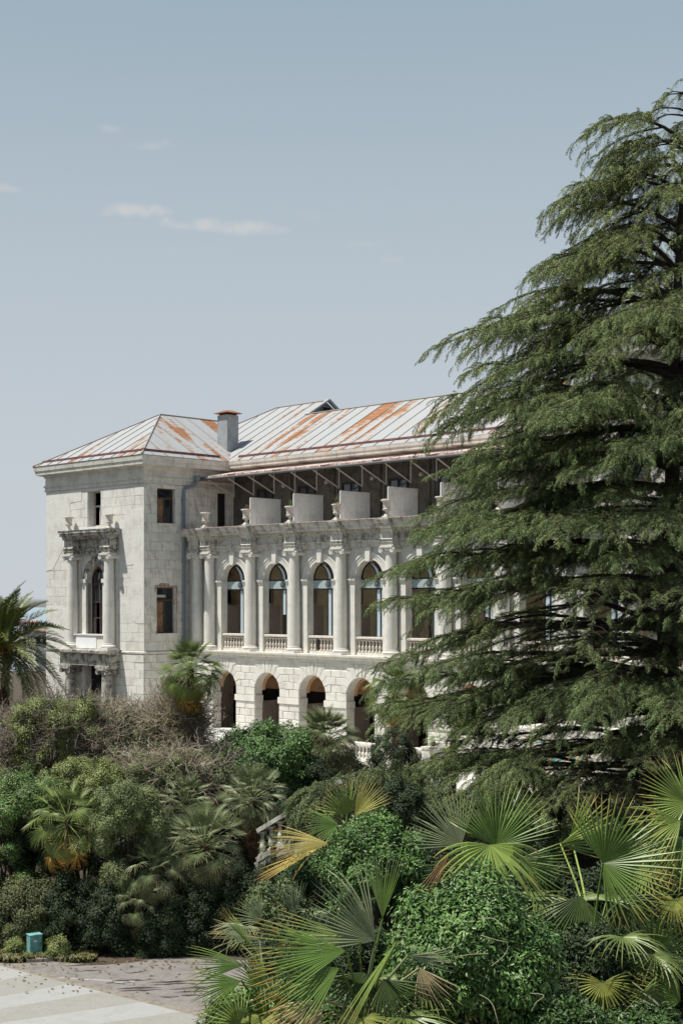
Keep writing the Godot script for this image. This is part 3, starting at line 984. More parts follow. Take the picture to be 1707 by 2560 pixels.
func make_colonnade() -> void:
	var last := 8
	var y0 := 5.25
	var y1 := 10.82
	var zw := -3.3
	var spring := 9.2
	var r := 0.99
	column(1.12, y0, y1, -3.0, 0.325, M.stone_pale, building)
	for k in last + 1:
		column(COL + BAY * k, y0, y1, -3.0, 0.325, M.stone_pale, building)
	var bal := baluster_mesh(0.62, 0.085)
	for k in last:
		var cx := pier_x(k)
		var x0 := cx - BAY / 2 if k > 0 else 0.0
		var x1 := cx + BAY / 2
		var p := PackedVector2Array([Vector2(x0, y0), Vector2(cx - r, y0)])
		p.append_array(arc(cx, spring, r, 180, 0, 24))
		p.append_array([Vector2(cx + r, y0), Vector2(x1, y0), Vector2(x1, y1), Vector2(x0, y1)])
		var g := Geo.new()
		g.prism(p, zw - 0.24, zw)
		part("facade_wall", g, M.plaster, building)
		for s in [-1, 1]:
			var a: float = cx + s * r
			var b: float = cx + s * (r + 0.36)
			slab("pilaster", M.stone_pale, building, minf(a, b), maxf(a, b), y0, spring - 0.24, zw - 0.02, zw + 0.10)
			g = Geo.new()
			var lo := minf(a - s * 0.06, b + s * 0.05)
			var hi := maxf(a - s * 0.06, b + s * 0.05)
			g.mould([[zw + 0.12, spring - 0.26], [zw + 0.13, spring - 0.22], [zw + 0.12, spring - 0.16], [zw + 0.17, spring - 0.09], [zw + 0.2, spring - 0.07], [zw + 0.2, spring]], lo, hi, zw - 0.24)
			part("impost", g, M.stone_pale, building)
		archivolt(cx, spring, r, r + 0.38, zw, 0.09, M.stone_pale)
		g = Geo.new()
		g.prism(PackedVector2Array([Vector2(cx - 0.15, spring + 0.88), Vector2(cx + 0.15, spring + 0.88), Vector2(cx + 0.21, y1), Vector2(cx - 0.21, y1)]), zw - 0.02, zw + 0.2, 0.012)
		part("keystone", g, M.stone_pale, building)
		# balustrade between the piers
		g = Geo.new()
		g.box(cx - r, cx + r, y0, y0 + 0.14, zw - 0.26, zw - 0.02)
		g.mould([[zw + 0.0, y0 + 0.82], [zw + 0.04, y0 + 0.85], [zw + 0.04, y0 + 0.93], [zw + 0.02, y0 + 0.95]], cx - r, cx + r, zw - 0.3)
		var rail := part("balustrade", g, M.urn, building)
		for i in 8:
			if not (k == 2 and (i == 2)):
				var o := part("baluster", bal, M.urn, rail)
				o.position = Vector3(cx - r + 0.14 + i * 0.243, y0 + 0.16, zw - 0.13)
		loggia_window(cx, spring, r, k)
		g = Geo.new()
		divider_sheet(g, cx - 1.98, 5.45, 7.75, -5.4, -4.1)
		part("divider_panel", g, M.divider_warm, building)
	# entablature, breaking forward over each column
	var prof := [[0.0, 10.82], [0.0, 10.98], [0.05, 11.0], [0.05, 11.12], [0.10, 11.16], [0.02, 11.2], [0.02, 11.52], [0.08, 11.56], [0.11, 11.64], [0.12, 11.7], [0.42, 11.78], [0.44, 11.82], [0.45, 11.95], [0.50, 12.0], [0.57, 12.12], [0.58, 12.2]]
	var m := Geo.new()
	var moved := []
	for q in prof:
		moved.append([q[0] - 3.12, q[1]])
	m.mould(moved, 0.0, 33.0, -3.8)
	part("entablature", m, M.trim_dirty, building)
	var spots := [1.12]
	for k in last + 1:
		spots.append(COL + BAY * k)
	for x in spots:
		m = Geo.new()
		moved = []
		for q in prof:
			moved.append([q[0] - 2.68 if q[0] < 0.4 else q[0] - 2.86, q[1] + (0.004 if q[0] > 0.57 else 0.0)])
		m.mould(moved, x - 0.43, x + 0.43, -3.3)
		part("entablature_block", m, M.trim_dirty, building)
	var d := Geo.new()
	var x := 0.15
	while x < 33.0:
		d.box(x, x + 0.11, 11.58, 11.72, -3.1, -2.86)
		x += 0.205
	part("dentil_row", d, M.trim_dirty, building).set_meta("kind", "stuff")
	m = Geo.new()
	m.box(0.0, 33.0, 12.202, 12.235, -3.9, -2.5)
	part("ledge_sheet", m, M.awning_paint, building)
	# the loggia behind
	slab("loggia_floor", M.stone_pale, building, 0, 34, 5.2, 5.26, -5.5, -3.8)
	slab("wall", M.ochre, building, 0.0, 34, 5.26, 11.0, -5.7, -5.5)
	slab("ceiling", M.ochre, building, 0.0, 34, 11.0, 11.2, -5.7, -3.7)
	slab("wall", M.ochre, building, -0.02, 0.03, 5.26, 11.0, -5.49, -3.81)
	for k in last + 1:
		var wx := COL + BAY * (k + 0.5) - 3.22
		var g := Geo.new()
		window_bars(g, wx - 0.55, wx + 0.55, 7.85, 8.75, 0.08, -5.49, -5.4)
		var win := part("window", g, M.old_white_frame, building)
		slab("pane", M.void, win, wx - 0.47, wx + 0.47, 7.93, 8.67, -5.49, -5.46)


func loggia_window(cx: float, spring: float, r: float, k: int) -> void:
	var z0 := -3.72
	var z1 := -3.645
	var zb := -3.54
	var w := Geo.new()
	var rim := arc(cx, spring, r + 0.02, 0, 180, 22)
	rim.append_array(arc(cx, spring, r - 0.08, 180, 0, 22))
	w.prism(rim, z0, z1)
	w.box(cx + r - 0.08, cx + r + 0.02, 6.1, spring, z0, z1)
	w.box(cx + 0.10, cx + 0.18, 6.1, spring - 0.5, z0, z1)
	w.box(cx - 0.06, cx + 0.0, 6.1, spring - 0.5, z0 - 0.3, z0 - 0.22)
	var inner := arc(cx - 0.68, spring, 0.86, 0, 78, 14)
	inner.append_array(arc(cx - 0.68, spring, 0.78, 78, 0, 14))
	w.prism(inner, z0 - 0.01, z1 - 0.01)
	inner = arc(cx - 0.80, spring, 0.80, 0, 80, 14)
	inner.append_array(arc(cx - 0.80, spring, 0.74, 80, 0, 14))
	w.prism(inner, z0 - 0.3, z0 - 0.22)
	inner = arc(cx - 0.42, spring, 0.92, 0, 62, 14)
	inner.append_array(arc(cx - 0.42, spring, 0.80, 62, 0, 14))
	w.prism(inner, z0 - 0.004, z1 - 0.004)
	w.box(cx + 0.40, cx + 0.50, 6.1, spring - 0.5, z0, z1)
	w.box(cx + 0.18, cx + r - 0.08, 6.1, 6.22, z0 + 0.002, z1 - 0.002)
	w.box(cx - r, cx + r, spring - 0.06, spring + 0.02, z0 - 0.005, z1 + 0.005)
	w.box(cx - r, cx + r, spring - 0.56, spring - 0.48, z0 - 0.005, z1 + 0.005)
	var frame := part("window", w, M.dark_frame, building)
	slab("transom", M.blue_beam, frame, cx - r, cx + r, spring - 0.48, spring - 0.06, z0 + 0.01, z1 + 0.03)
	if k % 5 != 4:
		slab("pane", M.sky_reflection, frame, cx + 0.18, cx + 0.40, 7.3 if k % 4 == 1 else 6.22, spring - 0.56, z0 + 0.05, z0 + 0.06)
	slab("pane", M.sky_reflection, frame, cx + 0.50, cx + r - 0.08, 6.22, spring - 0.56, z0 + 0.05, z0 + 0.06)
	# the plastered lining of the arch behind the stone
	var lin := arc(cx, spring, r + 0.0, 0, 180, 22)
	lin.append_array(arc(cx, spring, r - 0.055, 180, 0, 22))
	var ln := Geo.new()
	ln.prism(lin, zb - 0.08, zb - 0.001)
	ln.box(cx - r, cx - r + 0.055, 5.25, spring, zb - 0.08, zb - 0.001)
	ln.box(cx + r - 0.055, cx + r, 5.25, spring, zb - 0.08, zb - 0.001)
	part("arch_lining", ln, M.stone_pale, building)
	var q := arc(cx - 0.42, spring + 0.02, 0.82, 0, 62, 10)
	q.append_array(arc(cx - 0.68, spring + 0.02, 0.84, 66, 0, 10))
	var g := Geo.new()
	g.prism(q, z0 + 0.05, z0 + 0.06)
	part("pane", g, M.sky_reflection, frame)
	g = Geo.new()
	g.xf = Transform3D(Basis(Vector3(1, 0, 0), Vector3(0, 0, 1), Vector3(0, -1, 0)), Vector3(cx + 0.22, spring - 0.27, z1 + 0.03))
	g.lathe([[0.14, 0.0], [0.14, 0.1], [0.09, 0.12], [0.0, 0.12]], 14)
	part("round_lamp", g, M.gutter, frame)


func make_terrace() -> void:
	slab("terrace_floor", M.stone_pale, building, 0, 34, 11.95, 12.08, -6.7, -3.3)
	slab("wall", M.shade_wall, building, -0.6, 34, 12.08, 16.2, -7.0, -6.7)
	for k in 9:
		var x := 4.64 + BAY * k
		var g := Geo.new()
		divider_sheet(g, x + rng.randf_range(-0.05, 0.05), 12.25, 13.92 + rng.randf_range(-0.06, 0.05), -6.3, -4.0 + rng.randf_range(-0.08, 0.05))
		part("divider_panel", g, M.divider, building)
		# wall strip, lamp and door of each room
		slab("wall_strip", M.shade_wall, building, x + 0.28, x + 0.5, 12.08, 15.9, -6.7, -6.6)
		slab("wall_pipe", M.gutter, building, x + 0.72, x + 0.79, 12.08, 15.8, -6.7, -6.62)
		g = Geo.new()
		var ball := []
		for i in 9:
			var a := -PI / 2 + PI * i / 8.0
			ball.append([cos(a) * 0.13, 14.72 + sin(a) * 0.13])
		g.lathe(ball, 14, Vector3(x, 0, -6.5), false)
		g.box(x - 0.06, x + 0.06, 14.66, 14.78, -6.7, -6.6)
		part("wall_lamp", g, M.globe, building)
	for k in 9:
		var x := 4.64 + BAY * (k - 0.5)
		var g := Geo.new()
		window_bars(g, x - 0.7, x + 0.7, 12.1, 14.62, 0.1, -6.72, -6.62)
		g.box(x - 0.05, x + 0.05, 12.2, 14.52, -6.72, -6.63)
		var win := part("terrace_door", g, M.dark_frame, building)
		slab("pane", M.dark_glass, win, x - 0.6, x - 0.05, 12.2, 14.52, -6.695, -6.68)
		slab("pane", M.dark_glass, win, x + 0.05, x + 0.6, 12.2, 14.52, -6.695, -6.68)
	# awning along the terrace, its gutter and the painted steel brackets
	var a := Geo.new()
	var n := 0
	var x := 0.08
	while x < 33.0:
		a = Geo.new()
		var x1 := x + 0.62
		a.quad(Vector3(x, 15.36, -4.0), Vector3(x1, 15.36, -4.0), Vector3(x1, 15.86, -6.69), Vector3(x, 15.86, -6.69), Vector3.UP)
		a.quad(Vector3(x, 15.26, -4.0), Vector3(x1, 15.26, -4.0), Vector3(x1, 15.76, -6.69), Vector3(x, 15.76, -6.69), Vector3.DOWN)
		a.quad(Vector3(x, 15.26, -4.0), Vector3(x1, 15.26, -4.0), Vector3(x1, 15.36, -4.0), Vector3(x, 15.36, -4.0), Vector3(0, 0, 1))
		a.box(x1, x1 + 0.02, 15.35, 15.40, -4.02, -3.98)
		part("awning_sheet", a, [M.awning_paint, M.maroon, M.awning_paint][n % 3] if n % 2 == 0 else M.awning_paint, building)
		x = x1 + 0.02
		n += 1
	a = Geo.new()
	a.tube([Vector3(0.1, 15.2, -3.95), Vector3(33, 15.2, -3.95)], [0.07, 0.07], 10)
	part("gutter", a, M.gutter, building)
	a = Geo.new()
	for z in [-4.3, -5.0, -5.7]:
		a.box(0.1, 33, 15.18 + (-4.0 - z) * 0.186, 15.22 + (-4.0 - z) * 0.186, z - 0.04, z + 0.04)
	part("awning_batten", a, M.steel_paint, building)
	for i in 18:
		var bx := 0.72 + i * BAY / 2
		var b := Geo.new()
		b.bar(Vector3(bx, 15.16, -4.1), Vector3(bx, 14.28, -6.1), 0.045, 0.055)
		b.bar(Vector3(bx, 14.25, -6.1), Vector3(bx, 15.58, -6.1), 0.045, 0.055)
		b.bar(Vector3(bx, 15.18, -4.1), Vector3(bx, 15.6, -6.65), 0.045, 0.05)
		part("awning_bracket", b, M.steel_paint, building)


# sheets of roofing laid over a sloping face: a along the eave, b up the slope
func roof_face(outline: Array, o: Vector3, along: Vector3, up: Vector3, wide: float, first: float, shift: float) -> void:
	along = along.normalized()
	up = up.normalized()
	var nrm := along.cross(up)
	var p := PackedVector2Array()
	var lo := INF
	var hi := -INF
	for q in outline:
		var d: Vector3 = q - o
		p.append(Vector2(d.dot(along), d.dot(up)))
		lo = minf(lo, p[-1].x)
		hi = maxf(hi, p[-1].x)
	p = Geo.ccw(p)
	var xf := Transform3D(Basis(along, up, nrm), o)
	var a := lo - first
	var usual := wide
	while a < hi:
		wide = usual * rng.randf_range(0.9, 1.1)
		for q in Geometry2D.intersect_polygons(p, rect(a, -20, a + wide, 40)):
			if absf(area_of(q)) < 0.05:
				continue
			var g := Geo.new()
			g.prism(q, -0.06, 0.0)
			var sheet := int((a - lo) / wide + 40.0)
			for i in g.v.size():
				g.t[i] = Vector2(((g.v[i].x - a) / wide * 0.9 + 0.05 + sheet) / 16.0 + shift, g.v[i].y / 9.0 + sheet * 0.37)
				g.v[i] = xf * g.v[i]
				g.n[i] = (xf.basis * g.n[i]).normalized()
			var panel := part("roof_sheet", g, M.roofing, building)
			var low := INF
			var high := -INF
			for c in q:
				if absf(c.x - (a + wide)) < 0.01:
					low = minf(low, c.y)
					high = maxf(high, c.y)
			if high - low > 0.2:
				g = Geo.new()
				g.xf = xf
				g.box(a + wide - 0.012, a + wide + 0.012, low, high, 0.001, 0.035)
				part("standing_seam", g, M.seam, panel)
		a += wide


func make_roofs() -> void:
	mat("seam", Color(0.55, 0.52, 0.50), 0.7)
	var e := 0.60
	var ey := 16.36
	var ry := 19.61
	var k := 0.58
	var apex := Vector3(-5, ry, e - 5.6)
	var back := Vector3(-5, ry, -11.4)
	roof_face([Vector3(-10 - e, ey, e), Vector3(e, ey, e), apex], Vector3(-10 - e, ey, e), Vector3(1, 0, 0), Vector3(0, k, -1), 1.08, 0.5, 0.1)
	roof_face([Vector3(e, ey, e), Vector3(e, ey, -5.8), back, apex], Vector3(e, ey, e), Vector3(0, 0, -1), Vector3(-1, k, 0), 1.08, 0.2, 0.43)
	roof_face([Vector3(-10 - e, ey, e), Vector3(-10 - e, ey, -22.0), Vector3(-5, ry, -22.0), apex], Vector3(-10 - e, ey, -22), Vector3(0, 0, 1), Vector3(1, k, 0), 1.08, 0.2, 0.7)
	var high := ry + 1.8 * k
	roof_face([Vector3(e, ey, -5.8), Vector3(34, ey, -5.8), Vector3(34, ry, -11.4), Vector3(1.43, ry, -11.4), Vector3(1.43, high, -13.2), Vector3(-3.3, high, -13.2), back], Vector3(e, ey, -5.8), Vector3(1, 0, 0), Vector3(0, k, -1), 1.08, 0.0, 0.25)
	roof_face([Vector3(-5, ry, -11.4), Vector3(-3.3, high, -13.2), Vector3(-3.3, high, -14.0), Vector3(-5.0, ry, -16.0)], Vector3(-5, ry, -16), Vector3(0, 0, 1), Vector3(1, 0.62, 0), 1.08, 0.3, 0.6)
	roof_face([Vector3(34, ey, -17.0), Vector3(-3.3, ey, -17), Vector3(-3.3, high, -13.2), Vector3(1.43, high, -13.2), Vector3(1.43, ry, -11.4), Vector3(34, ry, -11.4)], Vector3(34, ey, -17), Vector3(-1, 0, 0), Vector3(0, k, 1), 1.08, 0.3, 0.5)
	# ridge and hip cappings
	var g := Geo.new()
	for s in [[Vector3(-10 - e, ey, e), apex], [Vector3(e, ey, e), apex], [apex, back], [back, Vector3(-3.3, high, -13.2)], [Vector3(-3.3, high, -13.2), Vector3(1.5, high, -13.2)], [Vector3(1.43, ry, -11.4), Vector3(34, ry, -11.4)]]:
		g.tube([s[0] + Vector3(0, 0.03, 0), s[1] + Vector3(0, 0.03, 0)], [0.045, 0.045], 8)
	part("ridge_cap", g, M.seam, building)
	# raised gutters a little way up the slopes
	var run := 0.42
	var gy := ey + run * k + 0.02
	for s in [[Vector3(-10 - e + run * 1.2, gy, e - run), Vector3(e - run, gy, e - run)], [Vector3(e - run, gy, e - run), Vector3(e - run, gy, -5.45)], [Vector3(e + 0.4, gy, -5.8 - run), Vector3(34, gy, -5.8 - run)]]:
		g = Geo.new()
		g.bar(s[0] + Vector3(0, 0.05, 0), s[1] + Vector3(0, 0.05, 0), 0.05, 0.11)
		part("roof_gutter", g, M.maroon, building)
	# the little gable where the higher roof ends
	var gx := 1.40
	g = Geo.new()
	g.xf = side_wall(gx)
	g.prism(PackedVector2Array([Vector2(11.4, ry - 0.1), Vector2(15.0, ry - 0.1), Vector2(13.2, high - 0.08)]), -0.2, -0.05)
	var gable := part("gable", g, M.gutter, building)
	g = Geo.new()
	g.xf = side_wall(gx)
	g.prism(rect(12.85, ry + 0.15, 13.5, ry + 0.62), -0.05, -0.03)
	part("vent", g, M.void, gable)
	g = Geo.new()
	g.xf = side_wall(gx)
	window_bars(g, 12.77, 13.58, ry + 0.08, ry + 0.70, 0.07, -0.05, 0.0)
	part("vent_frame", g, M.gutter, gable)
	for s in [[Vector3(gx + 0.12, ry - 0.02, -11.32), Vector3(gx + 0.12, high + 0.06, -13.2)], [Vector3(gx + 0.12, high + 0.06, -13.2), Vector3(gx + 0.12, ry - 0.1, -15.0)]]:
		g = Geo.new()
		g.bar(s[0], s[1], 0.3, 0.1)
		part("gable_trim", g, M.tin, building)
	# chimney
	g = Geo.new()
	var c := Vector3(-1.05, 18.0, -6.15)
	g.box(-1.70, -0.78, 16.9, 19.42, -7.75, -6.85)
	var stack := part("chimney", g, M.tin, building)
	g = Geo.new()
	g.box(-1.62, -0.86, 19.42, 19.52, -7.67, -6.93)
	part("flue", g, M.void, stack)
	g = Geo.new()
	g.xf = Transform3D(Basis(), Vector3(-1.24, 0, -7.3)) * Transform3D(Basis(Vector3.UP, PI / 4), Vector3.ZERO)
	g.lathe([[0.88, 19.52], [0.88, 19.55], [0.3, 19.72], [0.0, 19.74]], 4)
	part("chimney_hat", g, M.rust_hat, stack)
	# main cornice above the awning
	g = Geo.new()
	var prof := []
	for q in [[0.0, 15.72], [0.05, 15.74], [0.06, 15.86], [0.35, 15.90], [0.5, 15.94], [0.6, 15.97], [0.61, 16.14], [0.65, 16.17], [0.67, 16.335]]:
		prof.append([q[0] - 6.46, q[1]])
	g.mould(prof, 0.575, 33.9, -7.0)
	part("cornice", g, M.trim, building)


func make_centre() -> void:
	# the taller middle block with its pediment, standing behind the cedar
	var g := Geo.new()
	g.box(28.4, 47.0, 12.24, 19.1, -14, -3.2)
	g.box(30.7, 47.0, 0, 12.24, -14, -3.85)
	part("centre_wall", g, M.plaster, building)
	g = Geo.new()
	g.mould([[-3.2, 18.4], [-3.05, 18.45], [-3.02, 18.65], [-2.6, 18.72], [-2.55, 19.0], [-2.5, 19.1]], 28.0, 47.4, -4.0)
	part("cornice", g, M.trim, building)
	g = Geo.new()
	g.prism(PackedVector2Array([Vector2(28.4, 19.1), Vector2(47.0, 19.1), Vector2(36.7, 23.1)]), -14, -3.3)
	part("pediment", g, M.plaster, building)
	for s in [[Vector3(27.9, 19.2, -2.95), Vector3(36.7, 23.4, -2.95)], [Vector3(36.7, 23.4, -2.95), Vector3(47.5, 19.2, -2.95)]]:
		g = Geo.new()
		g.bar(s[0], s[1], 0.9, 0.36)
		part("raking_cornice", g, M.trim, building)
	for s in [[Vector3(27.8, 19.45, -8.5), Vector3(36.7, 23.68, -8.5)], [Vector3(36.7, 23.68, -8.5), Vector3(47.6, 19.45, -8.5)]]:
		g = Geo.new()
		g.bar(s[0], s[1], 12.0, 0.1)
		part("centre_roof", g, M.tin, building)
	for i in 4:
		var x := 30.6 + i * 3.557
		g = Geo.new()
		window_bars(g, x - 0.7, x + 0.7, 13.2, 15.8, 0.1, -3.2, -3.1)
		var win := part("window", g, M.brown_frame, building)
		slab("pane", M.dark_glass, win, x - 0.6, x + 0.6, 13.3, 15.7, -3.19, -3.17)
	for i in 4:
		var x := 32.4 + i * 3.557
		g = Geo.new()
		window_bars(g, x - 0.8, x + 0.8, 5.6, 9.6, 0.1, -3.85, -3.72)
		var win := part("window", g, M.brown_frame, building)
		slab("pane", M.dark_glass, win, x - 0.7, x + 0.7, 5.7, 9.5, -3.84, -3.80)
		column(x + 1.78, 5.25, 10.82, -3.3, 0.31, M.stone_pale, building)
	g = Geo.new()
	g.mould([[-2.6, 4.82], [-2.4, 4.9], [-2.38, 5.25]], 33.0, 47.0, -3.85)
	part("string_course", g, M.trim, building)
	g = Geo.new()
	g.mould([[-3.1, 10.82], [-3.05, 11.2], [-3.1, 11.5], [-2.6, 11.8], [-2.5, 12.24]], 33.0, 47.0, -3.85)
	part("entablature", g, M.trim, building)
	# painted scrawl on the pale wall behind the cedar
	var im := Image.create(256, 96, false, Image.FORMAT_RGB8)
	var z := FastNoiseLite.new()
	z.seed = 77
	z.frequency = 0.03
	for y in 96:
		for x in 256:
			var k := Color(0.84, 0.80, 0.76)
			var a := z.get_noise_2d(x, y * 1.4)
			var edge := sin(x / 256.0 * PI) * sin(y / 96.0 * PI)
			if a + edge * 0.5 > 0.55:
				k = Color(0.36, 0.66, 0.66)
			elif a + edge * 0.5 > 0.42:
				k = Color(0.62, 0.78, 0.76)
			elif z.get_noise_2d(x + 700.0, y) + edge * 0.3 > 0.45:
				k = Color(0.80, 0.55, 0.40)
			im.set_pixel(x, y, k)
	var m := mat("scrawl", Color.WHITE, 0.8)
	m.albedo_texture = ImageTexture.create_from_image(im)
	g = Geo.new()
	var a := Vector3(27.2, 0.8, 0.303)
	var b := Vector3(31.0, 0.8, 0.303)
	var c := Vector3(31.0, 2.3, 0.303)
	var d := Vector3(27.2, 2.3, 0.303)
	g.tri(a, b, c, Vector3(0, 0, 1), Vector3(0, 0, 1), Vector3(0, 0, 1), Vector2(0, 1), Vector2(1, 1), Vector2(1, 0))
	g.tri(a, c, d, Vector3(0, 0, 1), Vector3(0, 0, 1), Vector3(0, 0, 1), Vector2(0, 1), Vector2(1, 0), Vector2(0, 0))
	part("wall_painting", g, M.scrawl, building, "turquoise and orange paint scrawled on the pale wall")
	slab("podium_wall", M.stone_pale, building, 26.5, 47, -0.5, 2.6, -2.5, 0.3)


# ---------------------------------------------------------------- ground
func above_facade(x: float, d: float) -> float:
	return 48.2 - 0.70711 * (x + d)


func ground_y(x: float, d: float) -> float:
	var out := above_facade(x, d)
	var y := 2.66 * (1.0 - smoothstep(4.0, 23.0, out))
	if d < 44.0 and x < 2.0:
		y *= smoothstep(41.8, 46.0, d)
	y += 5.5 * (1.0 - smoothstep(13.0, 27.0, d)) * smoothstep(-6.0, -1.2, x - (13.0 - d) * 0.1)
	y += 3.6 * (1.0 - smoothstep(1.5, 9.0, Vector2(x * 0.6, d).length()))
	var far := maxf(absf(x) - 60.0, absf(d - 45.0) - 75.0)
	y -= 60.0 * smoothstep(20.0, 600.0, far)
	return y


func make_ground() -> void:
	var xs := []
	var ds := []
	var k := 60.0
	for i in 81:
		xs.append(-60.0 + i * 1.5)
	for i in 101:
		ds.append(-30.0 + i * 1.5)
	while k < 9000.0:
		k = k * 1.6
		xs.append(k)
		xs.push_front(-k)
		ds.append(k + 65.0)
		ds.push_front(-k + 25.0)
	var g := Geo.new()
	var nn := func(x: float, d: float) -> Vector3:
		return Vector3(ground_y(x - 0.3, d) - ground_y(x + 0.3, d), 0.6, -(ground_y(x, d - 0.3) - ground_y(x, d + 0.3)))
	for i in xs.size() - 1:
		for j in ds.size() - 1:
			var a := Vector3(xs[i], ground_y(xs[i], ds[j]), -ds[j])
			var b := Vector3(xs[i + 1], ground_y(xs[i + 1], ds[j]), -ds[j])
			var c := Vector3(xs[i + 1], ground_y(xs[i + 1], ds[j + 1]), -ds[j + 1])
			var d := Vector3(xs[i], ground_y(xs[i], ds[j + 1]), -ds[j + 1])
			var na: Vector3 = nn.call(xs[i], ds[j])
			var nb: Vector3 = nn.call(xs[i + 1], ds[j])
			var nc: Vector3 = nn.call(xs[i + 1], ds[j + 1])
			var nd: Vector3 = nn.call(xs[i], ds[j + 1])
			g.tri(a, b, c, na, nb, nc)
			g.tri(a, c, d, na, nc, nd)
	setting("ground", g, M.soil)
	g = Geo.new()
	g.box(-9500, 9500, -41, -40, -9500, 9500)
	mat("far_tile", Color(0.62, 0.50, 0.49), 0.9)
	mat("sea", Color(0.52, 0.575, 0.61), 0.8)
	setting("sea", g, M.sea)
	mat("crack", Color(0.20, 0.18, 0.165), 1.0)
	# asphalt apron, worn and cracked
	g = Geo.new()
	g.xf = Transform3D(Basis(Vector3.RIGHT, -PI / 2), Vector3(0, 0.0, 0))
	var edge := PackedVector2Array([Vector2(-12.5, 41.2), Vector2(-9.6, 41.35), Vector2(-8.6, 41.55), Vector2(-7.9, 41.35), Vector2(-7.0, 41.2), Vector2(-6.2, 41.45), Vector2(-5.5, 41.95), Vector2(-4.6, 42.0), Vector2(-3.0, 41.7), Vector2(0.0, 41.5), Vector2(6.0, 40.0), Vector2(6, 20), Vector2(-30, 20), Vector2(-30, 41.0)])
	g.prism(edge, 0.001, 0.006)
	setting("asphalt_apron", g, M.asphalt)
	for i in 22:
		g = Geo.new()
		var x := rng.randf_range(-8.6, -3.4)
		var d := rng.randf_range(37.2, 41.2)
		if (x + 10.08) * 0.781 + (d - 41.11) * 1.0 < 0.35:
			continue
		var up := PackedVector2Array()
		var dn := PackedVector2Array()
		var n := rng.randi_range(4, 9)
		for j in n:
			var w := rng.randf_range(0.03, 0.10) * sin((j + 0.5) / n * PI)
			var q := Vector2(x + j * 0.17, d + rng.randf_range(-0.05, 0.05) + j * 0.02)
			up.append(q + Vector2(0, w))
			dn.append(q - Vector2(0, w))
		dn.reverse()
		up.append_array(dn)
		if Geometry2D.triangulate_polygon(up).is_empty():
			continue
		g.xf = Transform3D(Basis(Vector3.RIGHT, -PI / 2), Vector3.ZERO)
		g.prism(up, 0.006, 0.0085)
		setting("asphalt_crack", g, M.crack)
	for i in 7:
		g = Geo.new()
		g.xf = Transform3D(Basis(Vector3.RIGHT, -PI / 2), Vector3.ZERO)
		var x := -7.9 + i * 0.33 + rng.randf_range(-0.1, 0.1)
		var d := 39.9 - i * 0.12 + rng.randf_range(-0.25, 0.25)
		g.prism(blot(x, d, rng.randf_range(0.1, 0.22), 0.07), 0.006, 0.009)
		setting("paint_patch", g, M.paving_white)
	# paved plaza in broad pale bands
	var lines := [[Vector2(-10.08, 41.11), Vector2(-13.0, 41.0)], [Vector2(-8.90, 40.19), Vector2(-13.0, 36.1)], [Vector2(-7.6, 39.17), Vector2(-13.0, 34.92)], [Vector2(-6.55, 38.35), Vector2(-13.0, 34.07)], [Vector2(-5.3, 37.37), Vector2(-13.0, 33.1)], [Vector2(-4.2, 36.51), Vector2(-13.0, 31.7)], [Vector2(-2.9, 35.5), Vector2(-13.0, 30.0)], [Vector2(-1.6, 34.5), Vector2(-13.0, 28.4)], [Vector2(0.0, 33.2), Vector2(-13, 26.2)]]
	for i in lines.size() - 1:
		g = Geo.new()
		g.xf = Transform3D(Basis(Vector3.RIGHT, -PI / 2), Vector3.ZERO)
		var a: Vector2 = lines[i][0]
		var b: Vector2 = lines[i + 1][0]
		var c: Vector2 = lines[i + 1][1]
		var d: Vector2 = lines[i][1]
		if i == 0:
			g.prism(PackedVector2Array([a, b, c, d]), 0.006, 0.012)
		else:
			g.prism(PackedVector2Array([a, b, c, d]), 0.006, 0.012)
		setting("paving_band", g, M.paving_white if i % 2 == 0 else M.paving_tan)
	# gritty margin between the paving and the asphalt
	var p := PackedVector2Array()
	for i in 41:
		var f := i / 40.0
		p.append(Vector2(-11.2, 41.95).lerp(Vector2(-0.4, 33.5), f))
	for i in 41:
		var f := 1.0 - i / 40.0
		p.append(Vector2(-11.2, 41.95).lerp(Vector2(-0.4, 33.5), f) + Vector2(0.6, 0.8) * (0.08 + 0.12 * absf(sin(f * 17.0)) * absf(sin(f * 41.0 + 1.0)) + rng.randf_range(0.0, 0.12) + 0.1 * f))
	g = Geo.new()
	g.xf = Transform3D(Basis(Vector3.RIGHT, -PI / 2), Vector3.ZERO)
	g.prism(p, 0.006, 0.0155)
	setting("verge", g, M.verge)
	# pale terrace paving, added to bounce sun on to the shaded walls
	for i in 12:
		for j in 3:
			g = Geo.new()
			var w := 3.0
			var x0 := 0.2 + i * w
			var z0 := -2.5 + j * 2.2
			g.box(x0 + 0.01, x0 + w - 0.01, -0.1, 0.02 + rng.randf_range(0.0, 0.008), z0 + 0.01, z0 + 2.19)
			var slab_ := setting("bounce_paving", g, M.stone_pale)
			slab_.transform = Transform3D(Basis(Vector3.UP, -PI / 4), Vector3(-11.243, 2.7, -79.408))
	# broken kerb stones by the cabinet
	for i in 3:
		g = Geo.new()
		g.xf = Transform3D(Basis(Vector3.UP, 0.12), Vector3(-9.15 + i * 0.5, 0.0, -41.62 - i * 0.06))
		g.box(-0.24, 0.24, 0.0, 0.09, -0.12, 0.12)
		setting("kerb_stone", g, M.verge)


func blot(x: float, y: float, rx: float, ry: float) -> PackedVector2Array:
	var p := PackedVector2Array()
	for i in 14:
		var a := TAU * i / 14.0
		var r := rng.randf_range(0.7, 1.1)
		p.append(Vector2(x + cos(a) * rx * r, y + sin(a) * ry * r))
	return p


